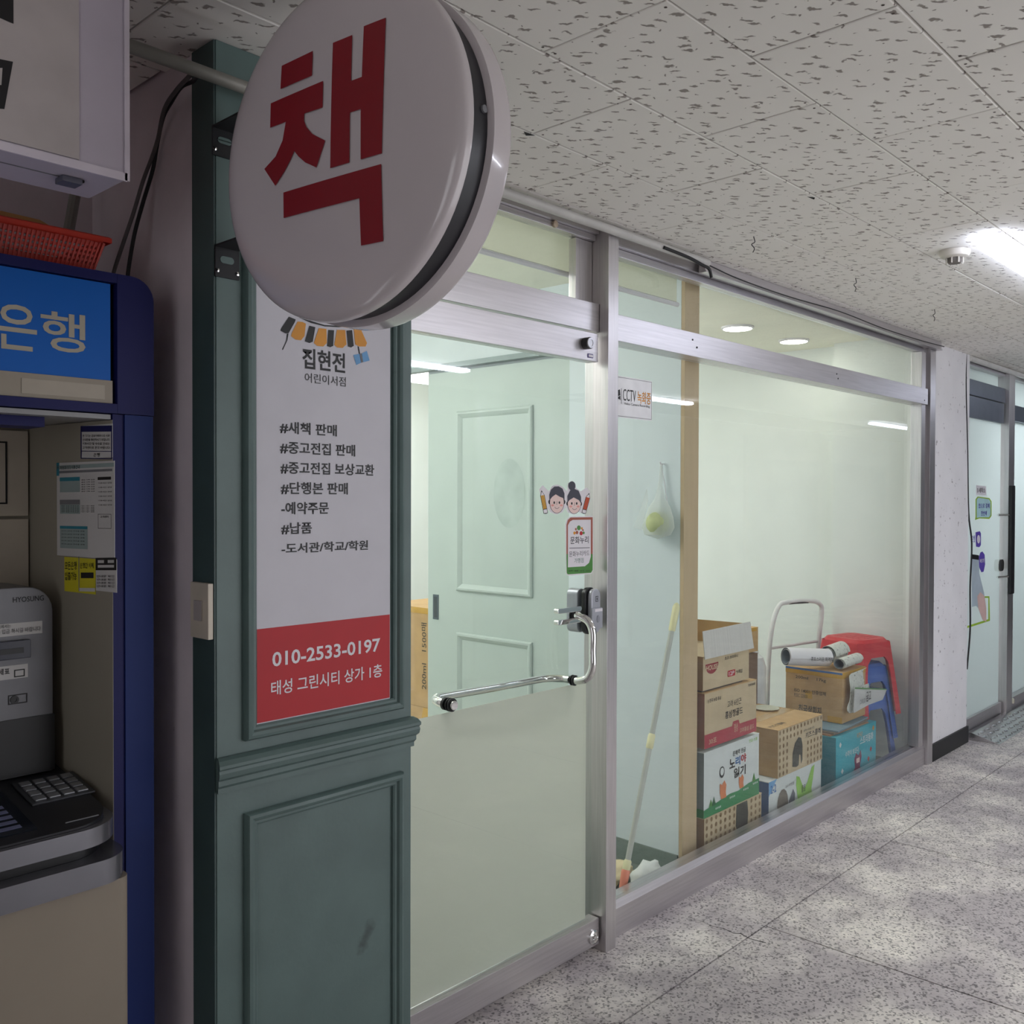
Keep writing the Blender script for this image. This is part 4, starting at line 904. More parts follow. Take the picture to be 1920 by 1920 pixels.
fshape('panel_oval', ell(-P(955, 925, x=XD).y, P(955, 925, x=XD).z, 0.10, 0.16, 28), fs, mat('faint_oval', (184, 198, 193), 0.45), sd, 0.0008)  # faint darker oval on the upper panel
zh = P(770, 700, x=XP-0.02).z
tr = struct(MB().box(XP-0.05, XP-0.001, 2.62, 4.6, zdt+0.012, zh+0.02).build('trim_2', mat('grey_track', (132, 146, 146), 0.4, 0.2)))
struct(MB().box(XP-0.02, XP-0.001, 2.53, 2.618, 0, zh+0.04).build('trim_3', INWALLB))
# picture-rail style framed panel on the partition by the window
ringmould('frame_moulding', fs, -2.50, -2.135, 0.9, P(1265, 700, x=XP).z, [(0, -0.0115), (0, -0.004), (0.01, 0.0), (0.02, -0.004), (0.024, -0.0115)], INWALLB, wp) if False else None
# lower half of the window side room: blind behind transom
zbl = P(1250, 565, y=2.03).z
bld = tag(MB().box(1.56, 3.10, 2.028, 2.031, P(1247, 560, y=2.03).z, SZ-0.03).build('roller_blind', film('blind_cloth', (226, 226, 212), 0.6, 0.25)), 'white roller blind drawn a little way down behind the transom glass', 'blind')
MB().tube([(1.56, 2.03, P(1247, 562, y=2.03).z-0.006), (3.11, 2.03, P(1247, 562, y=2.03).z-0.006)], 0.009, 10).build('bottom_bar', WHITE, bld, smooth=True)
MB().tube([(1.55, 2.03, SZ-0.035), (3.12, 2.03, SZ-0.035)], 0.022, 12).build('roller', WHITE, bld, smooth=True)
# downlights
dls = [(4.62, 2.63, 'downlight disc in the shop ceiling nearer the partition'), (5.22, 2.60, 'downlight disc in the shop ceiling nearer the right wall')]
PANE = emit('added_lamp_glow', (250, 250, 248), 4.9)  # for unseen lamps added to fill the shop rooms with light
for x, y, lab in ((1.95, 3.1, 'added unseen square lamp in the entrance room behind the pilaster'), (2.0, 4.6, 'added unseen square lamp deeper in the entrance room'),
                  (3.95, 3.3, 'added square lamp hidden behind the beige wall end'), (4.3, 4.7, 'added unseen square lamp at the back of the right hand room')):
    d = thing('added_lamp', lab, 'ceiling light', (0, 0, 0), 'added square lamps in the shop')
    box('housing', WHITE, x-0.31, x+0.31, y-0.31, y+0.31, SZ-0.02, SZ-0.0005, d); box('diffuser', PANE, x-0.30, x+0.30, y-0.30, y+0.30, SZ-0.135, SZ-0.0205, d)
LEDM = emit('downlight_glow', (255, 252, 236), DOWN)
for x, y, lab in dls:
    d = thing('downlight', lab, 'ceiling light', (0, 0, 0), 'round downlights in the shop')
    MB().lathe([(0.088, 0), (0.088, 0.008), (0.078, 0.012), (0.075, 0.004)], (x, y, SZ), (0, 0, -1), 32).build('trim_ring', WHITE, d, smooth=True)
    MB().lathe([(0.074, 0.002), (0.074, 0.0125), (0, 0.0125)], (x, y, SZ), (0, 0, -1), 32).build('diffuser', LEDM, d)
# next shop lamp
d = thing('panel_lamp', 'flat lamp on the ceiling of the next shop behind blue glass', 'ceiling light')
box('diffuser', emit('next_shop_glow', (240, 246, 250), 11), 6.9, 8.2, 2.6, 3.0, 2.39, 2.40, d); box('housing', WHITE, 6.88, 8.22, 2.58, 3.02, 2.401, 2.409, d)

# ---- cardboard boxes
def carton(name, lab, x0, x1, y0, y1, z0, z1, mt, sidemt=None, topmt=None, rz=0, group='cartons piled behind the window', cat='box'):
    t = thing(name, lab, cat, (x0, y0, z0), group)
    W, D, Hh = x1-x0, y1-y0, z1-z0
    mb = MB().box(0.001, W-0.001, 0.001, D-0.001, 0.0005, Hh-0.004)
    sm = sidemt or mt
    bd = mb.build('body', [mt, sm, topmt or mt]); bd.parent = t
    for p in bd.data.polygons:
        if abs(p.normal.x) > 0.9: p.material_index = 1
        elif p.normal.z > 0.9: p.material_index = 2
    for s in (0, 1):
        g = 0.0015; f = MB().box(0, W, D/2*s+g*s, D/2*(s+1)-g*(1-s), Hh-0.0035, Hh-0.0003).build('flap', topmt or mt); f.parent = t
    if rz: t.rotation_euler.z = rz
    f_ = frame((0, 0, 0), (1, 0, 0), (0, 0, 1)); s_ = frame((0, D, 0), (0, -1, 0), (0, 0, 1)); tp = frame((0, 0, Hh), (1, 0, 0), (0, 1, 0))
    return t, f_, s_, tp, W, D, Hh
def put(o, t):
    if o is not None: o.parent = t; o.location = (0, 0, 0)
    return o
def ft(body, f_, a0, a1, b0, b1, mt, t, bold=0.01, n=0.0004, rot=0): return put(text(body, f_, a0, a1, b0, b1, mt, None, bold=bold, n=n, rot=rot, res=2), t)
def fsx(name, pts, f_, mt, t, n=0.0003): return put(fshape(name, pts, f_, mt, None, n), t)
WBOX = mat('white_printed_board', (214, 218, 216), 0.6, 0, 0.03); BOXG = mat('box_green_print', (44, 132, 78), 0.6)
CRIM = mat('crimson_box_print', (170, 58, 70), 0.6); DKG = mat('dark_olive_print', (62, 62, 54), 0.6); DOTM = mat('brown_dot_print', (136, 110, 76), 0.7)
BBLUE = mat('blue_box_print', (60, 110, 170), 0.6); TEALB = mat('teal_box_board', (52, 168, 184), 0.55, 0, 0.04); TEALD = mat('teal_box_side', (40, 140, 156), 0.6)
LGRN = mat('lime_green_print', (150, 200, 90), 0.6)
def dots(f_, W, Hh, t, skip=None, nx=13, nz=7):
    mb = MB()
    for i in range(nx):
        for j in range(nz):
            a, b = W*(i+0.5)/nx, Hh*(j+0.5)/nz
            if skip and skip(a/W, b/Hh): continue
            mb.add([f_(x, y, 0.0003) for x, y in ell(a, b, W/nx*0.24, Hh/nz*0.34, 8)], [tuple(range(8))])
    o = mb.build('dot_pattern', DOTM); o['kind'] = 'stuff'; put(o, t)
BY = 2.03
# left stack, from the floor up
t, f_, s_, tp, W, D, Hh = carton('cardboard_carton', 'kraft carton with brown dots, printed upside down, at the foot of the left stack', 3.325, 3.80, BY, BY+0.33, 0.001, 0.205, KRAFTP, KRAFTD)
dots(f_, W, Hh, t, lambda a, b: 0.5 < a < 0.75)
fsx('silhouette_print', [(W*.54,Hh*.98),(W*.53,Hh*.55),(W*.57,Hh*.28),(W*.66,Hh*.22),(W*.73,Hh*.35),(W*.75,Hh*.7),(W*.73,Hh*.98)], f_, DKG, t)
ft('키즈스콜레', f_, W*.15, W*.52, Hh*.12, Hh*.28, INK, t, rot=180)
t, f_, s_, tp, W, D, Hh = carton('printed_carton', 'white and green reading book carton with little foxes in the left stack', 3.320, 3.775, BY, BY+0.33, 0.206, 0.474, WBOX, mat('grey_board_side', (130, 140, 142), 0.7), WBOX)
fsx('green_hill', [(0, 0), (W, 0), (W, Hh*.26), (W*.8, Hh*.25), (W*.6, Hh*.20), (W*.45, Hh*.21), (W*.25, Hh*.17), (0, Hh*.12)], f_, BOXG, t)
put(MB().add([s_(a, b, .0003) for a, b in [(0, 0), (D, 0), (D, Hh*.13), (0, Hh*.13)]], [(0, 1, 2, 3)]).build('green_band', BOXG), t)
ft('문해력 한글', f_, W*.50, W*.74, Hh*.78, Hh*.86, INK, t); ft('노', f_, W*.44, W*.54, Hh*.60, Hh*.75, INK, t, .03); ft('리', f_, W*.55, W*.64, Hh*.61, Hh*.75, BBLUE, t, .03); ft('야', f_, W*.65, W*.75, Hh*.62, Hh*.76, RED, t, .03)
ft('읽기', f_, W*.52, W*.74, Hh*.42, Hh*.58, INK, t, .03)
fsx('badge', ell(W*.31, Hh*.60, W*.045, Hh*.09, 16), f_, INK, t); fsx('badge', ell(W*.31, Hh*.61, W*.032, Hh*.06, 16), f_, WBOX, t, .0006)
for cx, cy, s in ((.33, .32, 1.15), (.66, .33, 0.9)):
    fsx('fox_print', [(W*(cx-.05*s),Hh*(cy+.10*s)),(W*(cx-.02*s),Hh*(cy+.07*s)),(W*(cx+.02*s),Hh*(cy+.12*s)),(W*(cx+.05*s),Hh*(cy+.05*s)),(W*(cx+.04*s),Hh*(cy-.04*s)),(W*(cx+.05*s),Hh*(cy-.12*s)),(W*(cx-.03*s),Hh*(cy-.12*s)),(W*(cx-.05*s),Hh*(cy-.03*s))], f_, mat('fox_orange_print', (214, 124, 76), 0.6), t, .0005)
for cx, h in ((.12, .10), (.17, .13), (.90, .12)): fsx('tree_print', [(W*(cx-.035), Hh*.14 if cx < .5 else Hh*.24), (W*(cx+.035), Hh*.14 if cx < .5 else Hh*.24), (W*cx, Hh*((.15 if cx < .5 else .26)+h))], f_, GR if cx != .17 else mat('deep_green_print', (34, 96, 60), 0.6), t, .0005)
ft('한글 스쿨', f_, W*.80, W*.96, Hh*.90, Hh*.95, LGRN, t)
for i, (a, b) in enumerate(((.2, .06), (.45, .13), (.7, .16), (.88, .19))): ft('ıııı', f_, W*a, W*(a+.09), Hh*b, Hh*(b+.03), WBOX, t, n=.0006)
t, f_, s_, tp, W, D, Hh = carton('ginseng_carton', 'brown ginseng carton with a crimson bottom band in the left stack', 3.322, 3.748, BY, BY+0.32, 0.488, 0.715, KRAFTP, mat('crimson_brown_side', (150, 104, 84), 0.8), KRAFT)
fsx('crimson_band', [(0, 0), (W, 0), (W, Hh*.25), (W*.66, Hh*.25), (W*.64, Hh*.33), (W*.53, Hh*.33), (W*.51, Hh*.25), (0, Hh*.25)], f_, CRIM, t)
ft('고려 6년근', f_, W*.42, W*.69, Hh*.62, Hh*.74, INK, t, 0.0); ft('홍삼정골드', f_, W*.38, W*.72, Hh*.42, Hh*.56, INK, t, 0.015)
ft('|| 한국 농협 홍삼', f_, W*.06, W*.30, Hh*.80, Hh*.88, INK, t); ft('면세전용품', f_, W*.83, W*.97, Hh*.90, Hh*.95, INK, t); ft('정성', f_, W*.55, W*.62, Hh*.12, Hh*.28, KRAFTP, t, n=.0006); ft('고려홍삼 골드', f_, W*.66, W*.95, Hh*.07, Hh*.16, KRAFTP, t, n=.0006)
ft('30포', f_, W*.08, W*.22, Hh*.06, Hh*.15, KRAFTP, t, n=.0006)
ob = box('folded_board', mat('dark_board_edge', (80, 74, 72), 0.8), 3.33, 3.66, BY+0.02, BY+0.26, 0.7155, 0.721, None); tag(ob, 'thin dark folded board lying between the two upper left cartons', 'board')
t, f_, s_, tp, W, D, Hh = carton('chocolate_carton', 'open chocolate snack carton with raised flaps on top of the left stack', 3.325, 3.70, BY+0.01, BY+0.30, 0.722, 0.865, KRAFTP, KRAFTD)
for o in [c for c in t.children if c.name.startswith('flap')]: bpy.data.objects.remove(o)
mb = MB(); mb.add([(-.004, -.012, Hh-.012), (W+.012, -.016, Hh-.010), (W+.004, -.002, Hh+.105), (-.004, .000, Hh+.100), (-.004, -.009, Hh-.012), (W+.012, -.013, Hh-.010), (W+.004, .001, Hh+.105), (-.004, .003, Hh+.100)],
                  [(0,1,2,3),(7,6,5,4),(0,4,5,1),(1,5,6,2),(2,6,7,3),(3,7,4,0)]); o = mb.build('flap', mat('white_corrugated_board', (206, 202, 196), 0.7, 0, 0.05, 8, stretch=(12, 1, 0.5))); o.parent = t
mb = MB(); mb.add([(0, D, Hh-.004), (W, D, Hh-.004), (W+.01, D+.02, Hh+.11), (0, D+.02, Hh+.12), (0, D+.003, Hh-.004), (W, D+.003, Hh-.004), (W+.01, D+.023, Hh+.11), (0, D+.023, Hh+.12)], [(0,1,2,3),(7,6,5,4),(0,4,5,1),(1,5,6,2),(2,6,7,3),(3,7,4,0)]); o = mb.build('flap', KRAFT); o.parent = t
mb = MB(); mb.add([(W, .002, Hh-.004), (W, D, Hh-.004), (W+.012, D+.005, Hh+.09), (W+.010, 0.0, Hh+.095), (W+.003, .002, Hh-.004), (W+.003, D, Hh-.004), (W+.015, D+.005, Hh+.09), (W+.013, 0, Hh+.095)], [(0,1,2,3),(7,6,5,4),(0,4,5,1),(1,5,6,2),(2,6,7,3),(3,7,4,0)]); o = mb.build('flap', KRAFT); o.parent = t
fsx('round_logo', ell(W*.18, Hh*.74, W*.135, Hh*.30, 24, PI, 2*PI) , f_, mat('maroon_print', (150, 50, 60), 0.6), t); ft('HOUSE', f_, W*.06, W*.30, Hh*.55, Hh*.70, KRAFTP, t, .02, .0006)
ft('초코 브라우니', f_, W*.45, W*.74, Hh*.74, Hh*.84, INK, t); fsx('red_tag', [(W*.52, Hh*.22), (W*.68, Hh*.22), (W*.68, Hh*.40), (W*.52, Hh*.40)], f_, RED, t); ft('12P', f_, W*.54, W*.66, Hh*.25, Hh*.37, WBOX, t, .01, .0006); ft('*3개입', f_, W*.70, W*.84, Hh*.25, Hh*.36, INK, t)
# middle stack
t, f_, s_, tp, W, D, Hh = carton('butterfly_carton', 'white book carton with a green butterfly and blue edge under the elephant carton', 3.865, 4.395, BY, BY+0.30, 0.001, 0.235, WBOX, BBLUE)
fsx('blue_band', [(0, 0), (W, 0), (W, Hh*.10), (W*.9, Hh*.10), (0, Hh*.14)], f_, mat('azure_print', (60, 140, 214), 0.6), t); fsx('corner_print', [(0, Hh), (W*.14, Hh), (0, Hh*.72)], f_, SKY, t); ft('2-2', f_, W*.03, W*.13, Hh*.76, Hh*.92, BBLUE, t, .02, .0006)
wing = [(.50, .30), (.53, .42), (.50, .70), (.505, .88), (.56, .84), (.63, .62), (.66, .55), (.72, .66), (.80, .92), (.86, .96), (.83, .70), (.80, .50), (.81, .30), (.75, .22), (.66, .34), (.56, .20)]
fsx('butterfly_print', [(W*a, Hh*b) for a, b in wing], f_, LGRN, t); fsx('photo_print', [(W*a, Hh*b) for a, b in ell(.25, .45, .10, .30, 14)], f_, mat('sepia_photo_print', (110, 100, 90), 0.6), t)
fsx('photo_print', [(W*.34, Hh*.25), (W*.47, Hh*.35), (W*.48, Hh*.55), (W*.44, Hh*.66), (W*.36, Hh*.45)], f_, mat('grey_photo_print', (96, 100, 112), 0.6), t, .0005)
ft('물음', f_, W*.60, W*.68, Hh*.50, Hh*.64, INK, t, .01, .0006); ft('자연이랑', f_, W*.55, W*.78, Hh*.24, Hh*.42, WBOX, t, .02, .0008); ft('유아 자연관찰', f_, W*.30, W*.46, Hh*.74, Hh*.80, INK, t, .0, .0006)
t, f_, s_, tp, W, D, Hh = carton('elephant_carton', 'kraft carton with dots and a black elephant in the middle stack', 3.94, 4.395, BY-0.005, BY+0.34, 0.236, 0.456, KRAFTP, KRAFT, KRAFT)
dots(f_, W, Hh, t, lambda a, b: (0.25 < a < 0.6 and b < 0.75) or (0.52 < a < 0.99 and 0.5 < b < 0.8))
fsx('elephant_print', [(W*a, Hh*b) for a, b in [(.31, .12), (.31, .40), (.36, .60), (.44, .70), (.50, .66), (.53, .50), (.53, .18), (.50, .10), (.485, .30), (.46, .32), (.445, .10), (.40, .08)]], f_, DKG, t, .0006)
ft('키즈스콜레', f_, W*.60, W*.95, Hh*.60, Hh*.73, INK, t, .01); ft('꿈꾸는 아이를 위한', f_, W*.55, W*.80, Hh*.76, Hh*.81, INK, t, 0)
ft('키즈스콜레', tp, W*.05, W*.35, D*.12, D*.20, DKG, t); fsx('tape_strip', [(W*.0, D*.42), (W, D*.42), (W, D*.58), (W*.0, D*.58)], tp, mat('clear_tan_tape', (186, 150, 96), 0.2), t)
q = P(1440, 1330, z=0.457)
tag(MB().lathe([(0.0, 0), (0.045, 0.0), (0.062, 0.006), (0.064, 0.008), (0.058, 0.008), (0.04, 0.003), (0, 0.003)], (q.x, q.y+0.01, 0.4568), (0, 0, 1), 32).build('milky_dish', mat('milky_plastic', (216, 214, 190), 0.3), smooth=True), 'round milky plastic dish lying on the elephant carton', 'dish')
# right stack
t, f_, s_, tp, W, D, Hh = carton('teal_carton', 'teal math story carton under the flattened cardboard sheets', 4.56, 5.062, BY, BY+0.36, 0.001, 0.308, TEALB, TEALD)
ft('수학이 보인다', f_, W*.22, W*.55, Hh*.60, Hh*.70, WBOX, t, .01); ft('스토리동화', f_, W*.58, W*.92, Hh*.70, Hh*.84, WBOX, t, .02); ft('두근두근', f_, W*.50, W*.64, Hh*.84, Hh*.92, ORANGE, t, .01)
RBT = mat('maroon_robot_print', (124, 40, 84), 0.6)
fsx('robot_print', [(W*a, Hh*b) for a, b in [(.36, .05), (.66, .05), (.64, .24), (.58, .34), (.62, .50), (.60, .62), (.54, .54), (.48, .60), (.44, .50), (.46, .36), (.38, .26)]], f_, RBT, t, .0005); fsx('robot_face', [(W*.49, Hh*.42), (W*.57, Hh*.42), (W*.57, Hh*.50), (W*.49, Hh*.50)], f_, SKIN, t, .0008)
for a, b in ((.15, .40), (.30, .20), (.80, .40), (.86, .55), (.10, .85), (.92, .90)): fsx('spark_print', [(W*(a-.03), Hh*b), (W*a, Hh*(b+.05)), (W*(a+.03), Hh*b), (W*a, Hh*(b-.05))], f_, (ORANGE, WBOX, RED)[int(a*10) % 3], t, .0005)
for i, (dz, m_, lab) in enumerate(((0.309, KRAFTD, 'lowest flattened brown cardboard sheet on the teal carton'), (0.3165, mat('grey_cardboard', (120, 112, 100), 0.8), 'middle flattened greyish cardboard sheet on the teal carton'), (0.324, mat('blue_grey_board', (122, 148, 160), 0.7), 'bluish uppermost flat board on the teal carton'))):
    b_ = MB().box(0, 0.42, 0, 0.30, 0, 0.007).build('flat_cardboard', m_, origin=(0, 0, 0)); b_.location = (4.56+0.02*i, BY+0.03-0.012*i, dz+0.001*i); b_.rotation_euler.z = 0.05*(i-1)
    tag(b_, lab, 'cardboard', 'flattened cardboard sheets')
t, f_, s_, tp, W, D, Hh = carton('paper_towel_carton', 'taped brown carton with 200ml and ISO print under the rolled newspapers', 4.75, 5.045, 2.083, 2.40, 0.336, 0.600, KRAFT, KRAFT, KRAFT)
ft('200ml     17kg', s_, D*.18, D*.72, Hh*.76, Hh*.84, DKG, t, .01); ft('ISO 14001 인증업체', s_, D*.16, D*.72, Hh*.50, Hh*.58, DKG, t, .01); ft('FSSC 22000', s_, D*.16, D*.40, Hh*.40, Hh*.47, DKG, t, .0); ft('친국상회지', s_, D*.24, D*.64, Hh*.10, Hh*.26, DKG, t, .015)
for nm, pts, f2 in (('tape_strip', [(0, Hh*.88), (D, Hh*.88), (D, Hh), (0, Hh)], s_), ('tape_strip', [(D*.75, 0), (D, 0), (D, Hh*.12), (D*.75, Hh*.12)], s_), ('tape_strip', [(D*.36, Hh*.4), (D*.48, Hh*.4), (D*.48, Hh*.55), (D*.36, Hh*.55)], s_), ('tape_strip', [(0, Hh*.88), (W, Hh*.88), (W, Hh), (0, Hh)], f_)): fsx(nm, pts, f2, TAPE, t)
fsx('blue_edge', [(0, Hh*.96), (D, Hh*.96), (D, Hh), (0, Hh)], s_, BBLUE, t, .0006)
# boxes behind
t, f_, s_, tp, W, D, Hh = carton('dark_carton', 'dark brown carton behind the left stack beside the trolley', 4.10, 4.48, 2.42, 2.72, 0.001, 0.70, mat('dark_brown_board', (120, 96, 78), 0.85), KRAFTD)
ft('ALKOR', f_, W*.25, W*.75, Hh*.70, Hh*.76, INK, t, .02)
t, f_, s_, tp, W, D, Hh = carton('tall_brown_carton', 'brown carton with black strokes behind the trolley', 4.14, 4.52, 2.44, 2.70, 0.703, 0.83, KRAFT, KRAFT)
for a in (.45, .70): fsx('black_stroke', [(W*a, Hh*.15), (W*(a+.02), Hh*.15), (W*(a+.02), Hh*.8), (W*a, Hh*.8)], f_, INK, t)
fsx('tape_strip', [(W*.4, Hh*.85), (W*.95, Hh*.85), (W*.95, Hh), (W*.4, Hh)], f_, TAPE, t)
t, f_, s_, tp, W, D, Hh = carton('beverage_carton', 'upper tan taped carton standing on its side in the back doorway', 3.26, 3.60, 3.58, 4.0, 0.42, 0.935, KRAFT, KRAFT, group='cartons in the back doorway')
ft('200ml   1500매', s_, D*.76, D*.86, Hh*.18, Hh*.85, DKG, t, .0, rot=90); fsx('tape_strip', [(0, Hh*.94), (D, Hh*.94), (D, Hh), (0, Hh)], s_, TAPE, t)
t, f_, s_, tp, W, D, Hh = carton('beverage_carton', 'lower tan taped carton in the back doorway', 3.26, 3.60, 3.58, 4.0, 0.001, 0.419, KRAFT, KRAFT, group='cartons in the back doorway')
fsx('tape_strip', [(D*.7, Hh*.55), (D, Hh*.55), (D, Hh), (D*.8, Hh)], s_, TAPE, t)

# ---- newspapers
NEWS = mat('newsprint', (214, 214, 206), 0.7, 0, 0.06, 60, dirt=((120, 122, 122), 70, 0.60)); NEWSP = mat('plain_newsprint', (206, 208, 208), 0.7, 0, 0.04, 20); NEWSIN = mat('blue_grey_newsprint', (120, 134, 146), 0.7, 0, 0.1, 40)
def scroll(a, b, r, turns, lab, mt, up=(0, 0, 1), squash=1.0, inm=None):
    a, b = V(a), V(b); ax = (b-a).normalized(); e1 = ax.cross(V(up)).normalized(); e2 = e1.cross(ax)
    n = int(28*turns); pr = []
    for i in range(n+1):
        t = i/n; th = 2*PI*turns*t; rr = r*(1-0.30*t)
        pr.append((math.cos(th)*rr, math.sin(th)*rr*squash))
    mb = MB(); 
    for c in (a, b): mb.v += [tuple(c+e1*x+e2*y) for x, y in pr]
    for c in (a, b): mb.v += [tuple(c+e1*x*0.97+e2*y*0.97) for x, y in pr]
    m_ = n+1
    for i in range(n): mb.f.append((i, i+1, m_+i+1, m_+i)); mb.m.append(0); mb.f.append((2*m_+i, 3*m_+i, 3*m_+i+1, 2*m_+i+1)); mb.m.append(1)
    for s in (0, m_):
        for i in range(n): mb.f.append((s+i, s+i+1, 2*m_+s+i+1, 2*m_+s+i)); mb.m.append(0)
    mb.f += [(0, m_, 3*m_, 2*m_), (n, 2*m_+n, 3*m_+n, m_+n)]; mb.m += [0, 0]
    o = mb.build('rolled_newspaper', [mt, inm or mt], smooth=True); return tag(o, lab, 'newspaper', 'rolled newspapers')
scroll((4.62, 2.335, 0.672), (4.83, 2.20, 0.656), 0.054, 1.9, 'white rolled newspaper with a wide open end lying on the taped carton', WHITE, squash=0.95, inm=NEWSIN)
wr = [o for o in C.objects if o.name.startswith('rolled_newspaper')][0]
ra, rb_ = V((4.62, 2.335, 0.672)), V((4.83, 2.20, 0.656)); rn = (rb_-ra).cross(V((0, 0, 1))).normalized()
rn = rn if rn.y < 0 else -rn
text('공포스러운 파격적', frame((ra+rb_)/2+rn*0.056+V((0, 0, -0.01)), rb_-ra, V((0, 0, 1))-(rb_-ra)*0), -0.01, 0.12, 0.0, 0.022, INK, wr, bold=0.01, res=2)
scroll((4.79, 2.118, 0.638), (5.02, 2.118, 0.642), 0.034, 2.2, 'tightly curled printed newspaper beside the white roll', NEWS, squash=0.9, inm=NEWSIN)
scroll((4.96, 2.07, 0.675), (5.20, 2.24, 0.70), 0.048, 1.3, 'half open curled newspaper on top of the tight one', NEWS, squash=1.1, inm=NEWSIN) if False else None
def sheetfold(name, path, width_vec, mt, lab, mt2=None):
    path = bez([V(p) for p in path], 6); wv = V(width_vec); k = len(path); mb = MB()
    nrm_ = [((path[min(i+1, k-1)]-path[max(i-1, 0)]).cross(wv)).normalized()*0.0025 for i in range(k)]
    mb.add([p for p in path] + [p+wv for p in path] + [p+q for p, q in zip(path, nrm_)] + [p+wv+q for p, q in zip(path, nrm_)],
           [(i, i+1, k+i+1, k+i) for i in range(k-1)] + [(2*k+i, 3*k+i, 3*k+i+1, 2*k+i+1) for i in range(k-1)] + [(i, 2*k+i, 2*k+i+1, i+1) for i in range(k-1)] + [(k+i, k+i+1, 3*k+i+1, 3*k+i) for i in range(k-1)] + [(0, k, 3*k, 2*k), (k-1, 3*k-1, 4*k-1, 2*k-1)])
    return tag(mb.build(name, mt, smooth=True), lab, 'newspaper')
# draped folded paper hanging over the corner of the carton
a_ = P(1585, 1262, y=2.06)
sp = [P(1600, 1262, y=2.07), P(1592, 1268, y=2.06), P(1594, 1290, y=2.055), P(1593, 1312, y=2.052), P(1588, 1328, y=2.05), P(1592, 1337, y=2.048), P(1602, 1333, y=2.045), P(1606, 1315, y=2.043), P(1604, 1292, y=2.042)]
sp = [V((p.x, p.y-0.0, p.z)) for p in sp]
sheetfold('draped_newspaper', sp, (0.20, 0.012, 0.0), NEWS, 'folded newspaper draped over the front corner of the taped carton')
q = [P(1604, 1291, y=2.036), P(1636, 1293, y=2.036), P(1660, 1292, y=2.022)]
A_, B_ = P(1600, 1336, y=2.022), P(1650, 1293, y=2.022)
hp_ = MB().add([P(1603, 1291, y=2.022), P(1663, 1293, y=2.018), P(1655, 1312, y=2.018), P(1628, 1322, y=2.020), P(1601, 1337, y=2.022)] + [p + V((0, 0.003, 0)) for p in [P(1603, 1291, y=2.022), P(1663, 1293, y=2.018), P(1655, 1312, y=2.018), P(1628, 1322, y=2.020), P(1601, 1337, y=2.022)]],
               [(0,1,2,3,4), (9,8,7,6,5), (0,5,6,1), (1,6,7,2), (2,7,8,3), (3,8,9,4), (4,9,5,0)]).build('flyer_sheet', PAPER)
tag(hp_, 'printed flyer with a green top edge sticking out to the right of the draped newspaper', 'flyer')
px_shape('green_edge', [(1603,1289),(1663,1291.5),(1663,1293.5),(1603,1291.5)], dict(y=2.017), nY, GR, hp_)
px_text('금고', dict(y=2.017), 1624, 1633, 1298, 1316, INK, hp_); px_text('그리고', dict(y=2.017), 1612, 1622, 1312, 1322, LINE, hp_)
scroll((4.86, 2.215, 0.664), (5.03, 2.212, 0.672), 0.050, 1.3, 'half open curled newspaper behind the tightly rolled one', NEWS, squash=1.1, inm=NEWSIN)

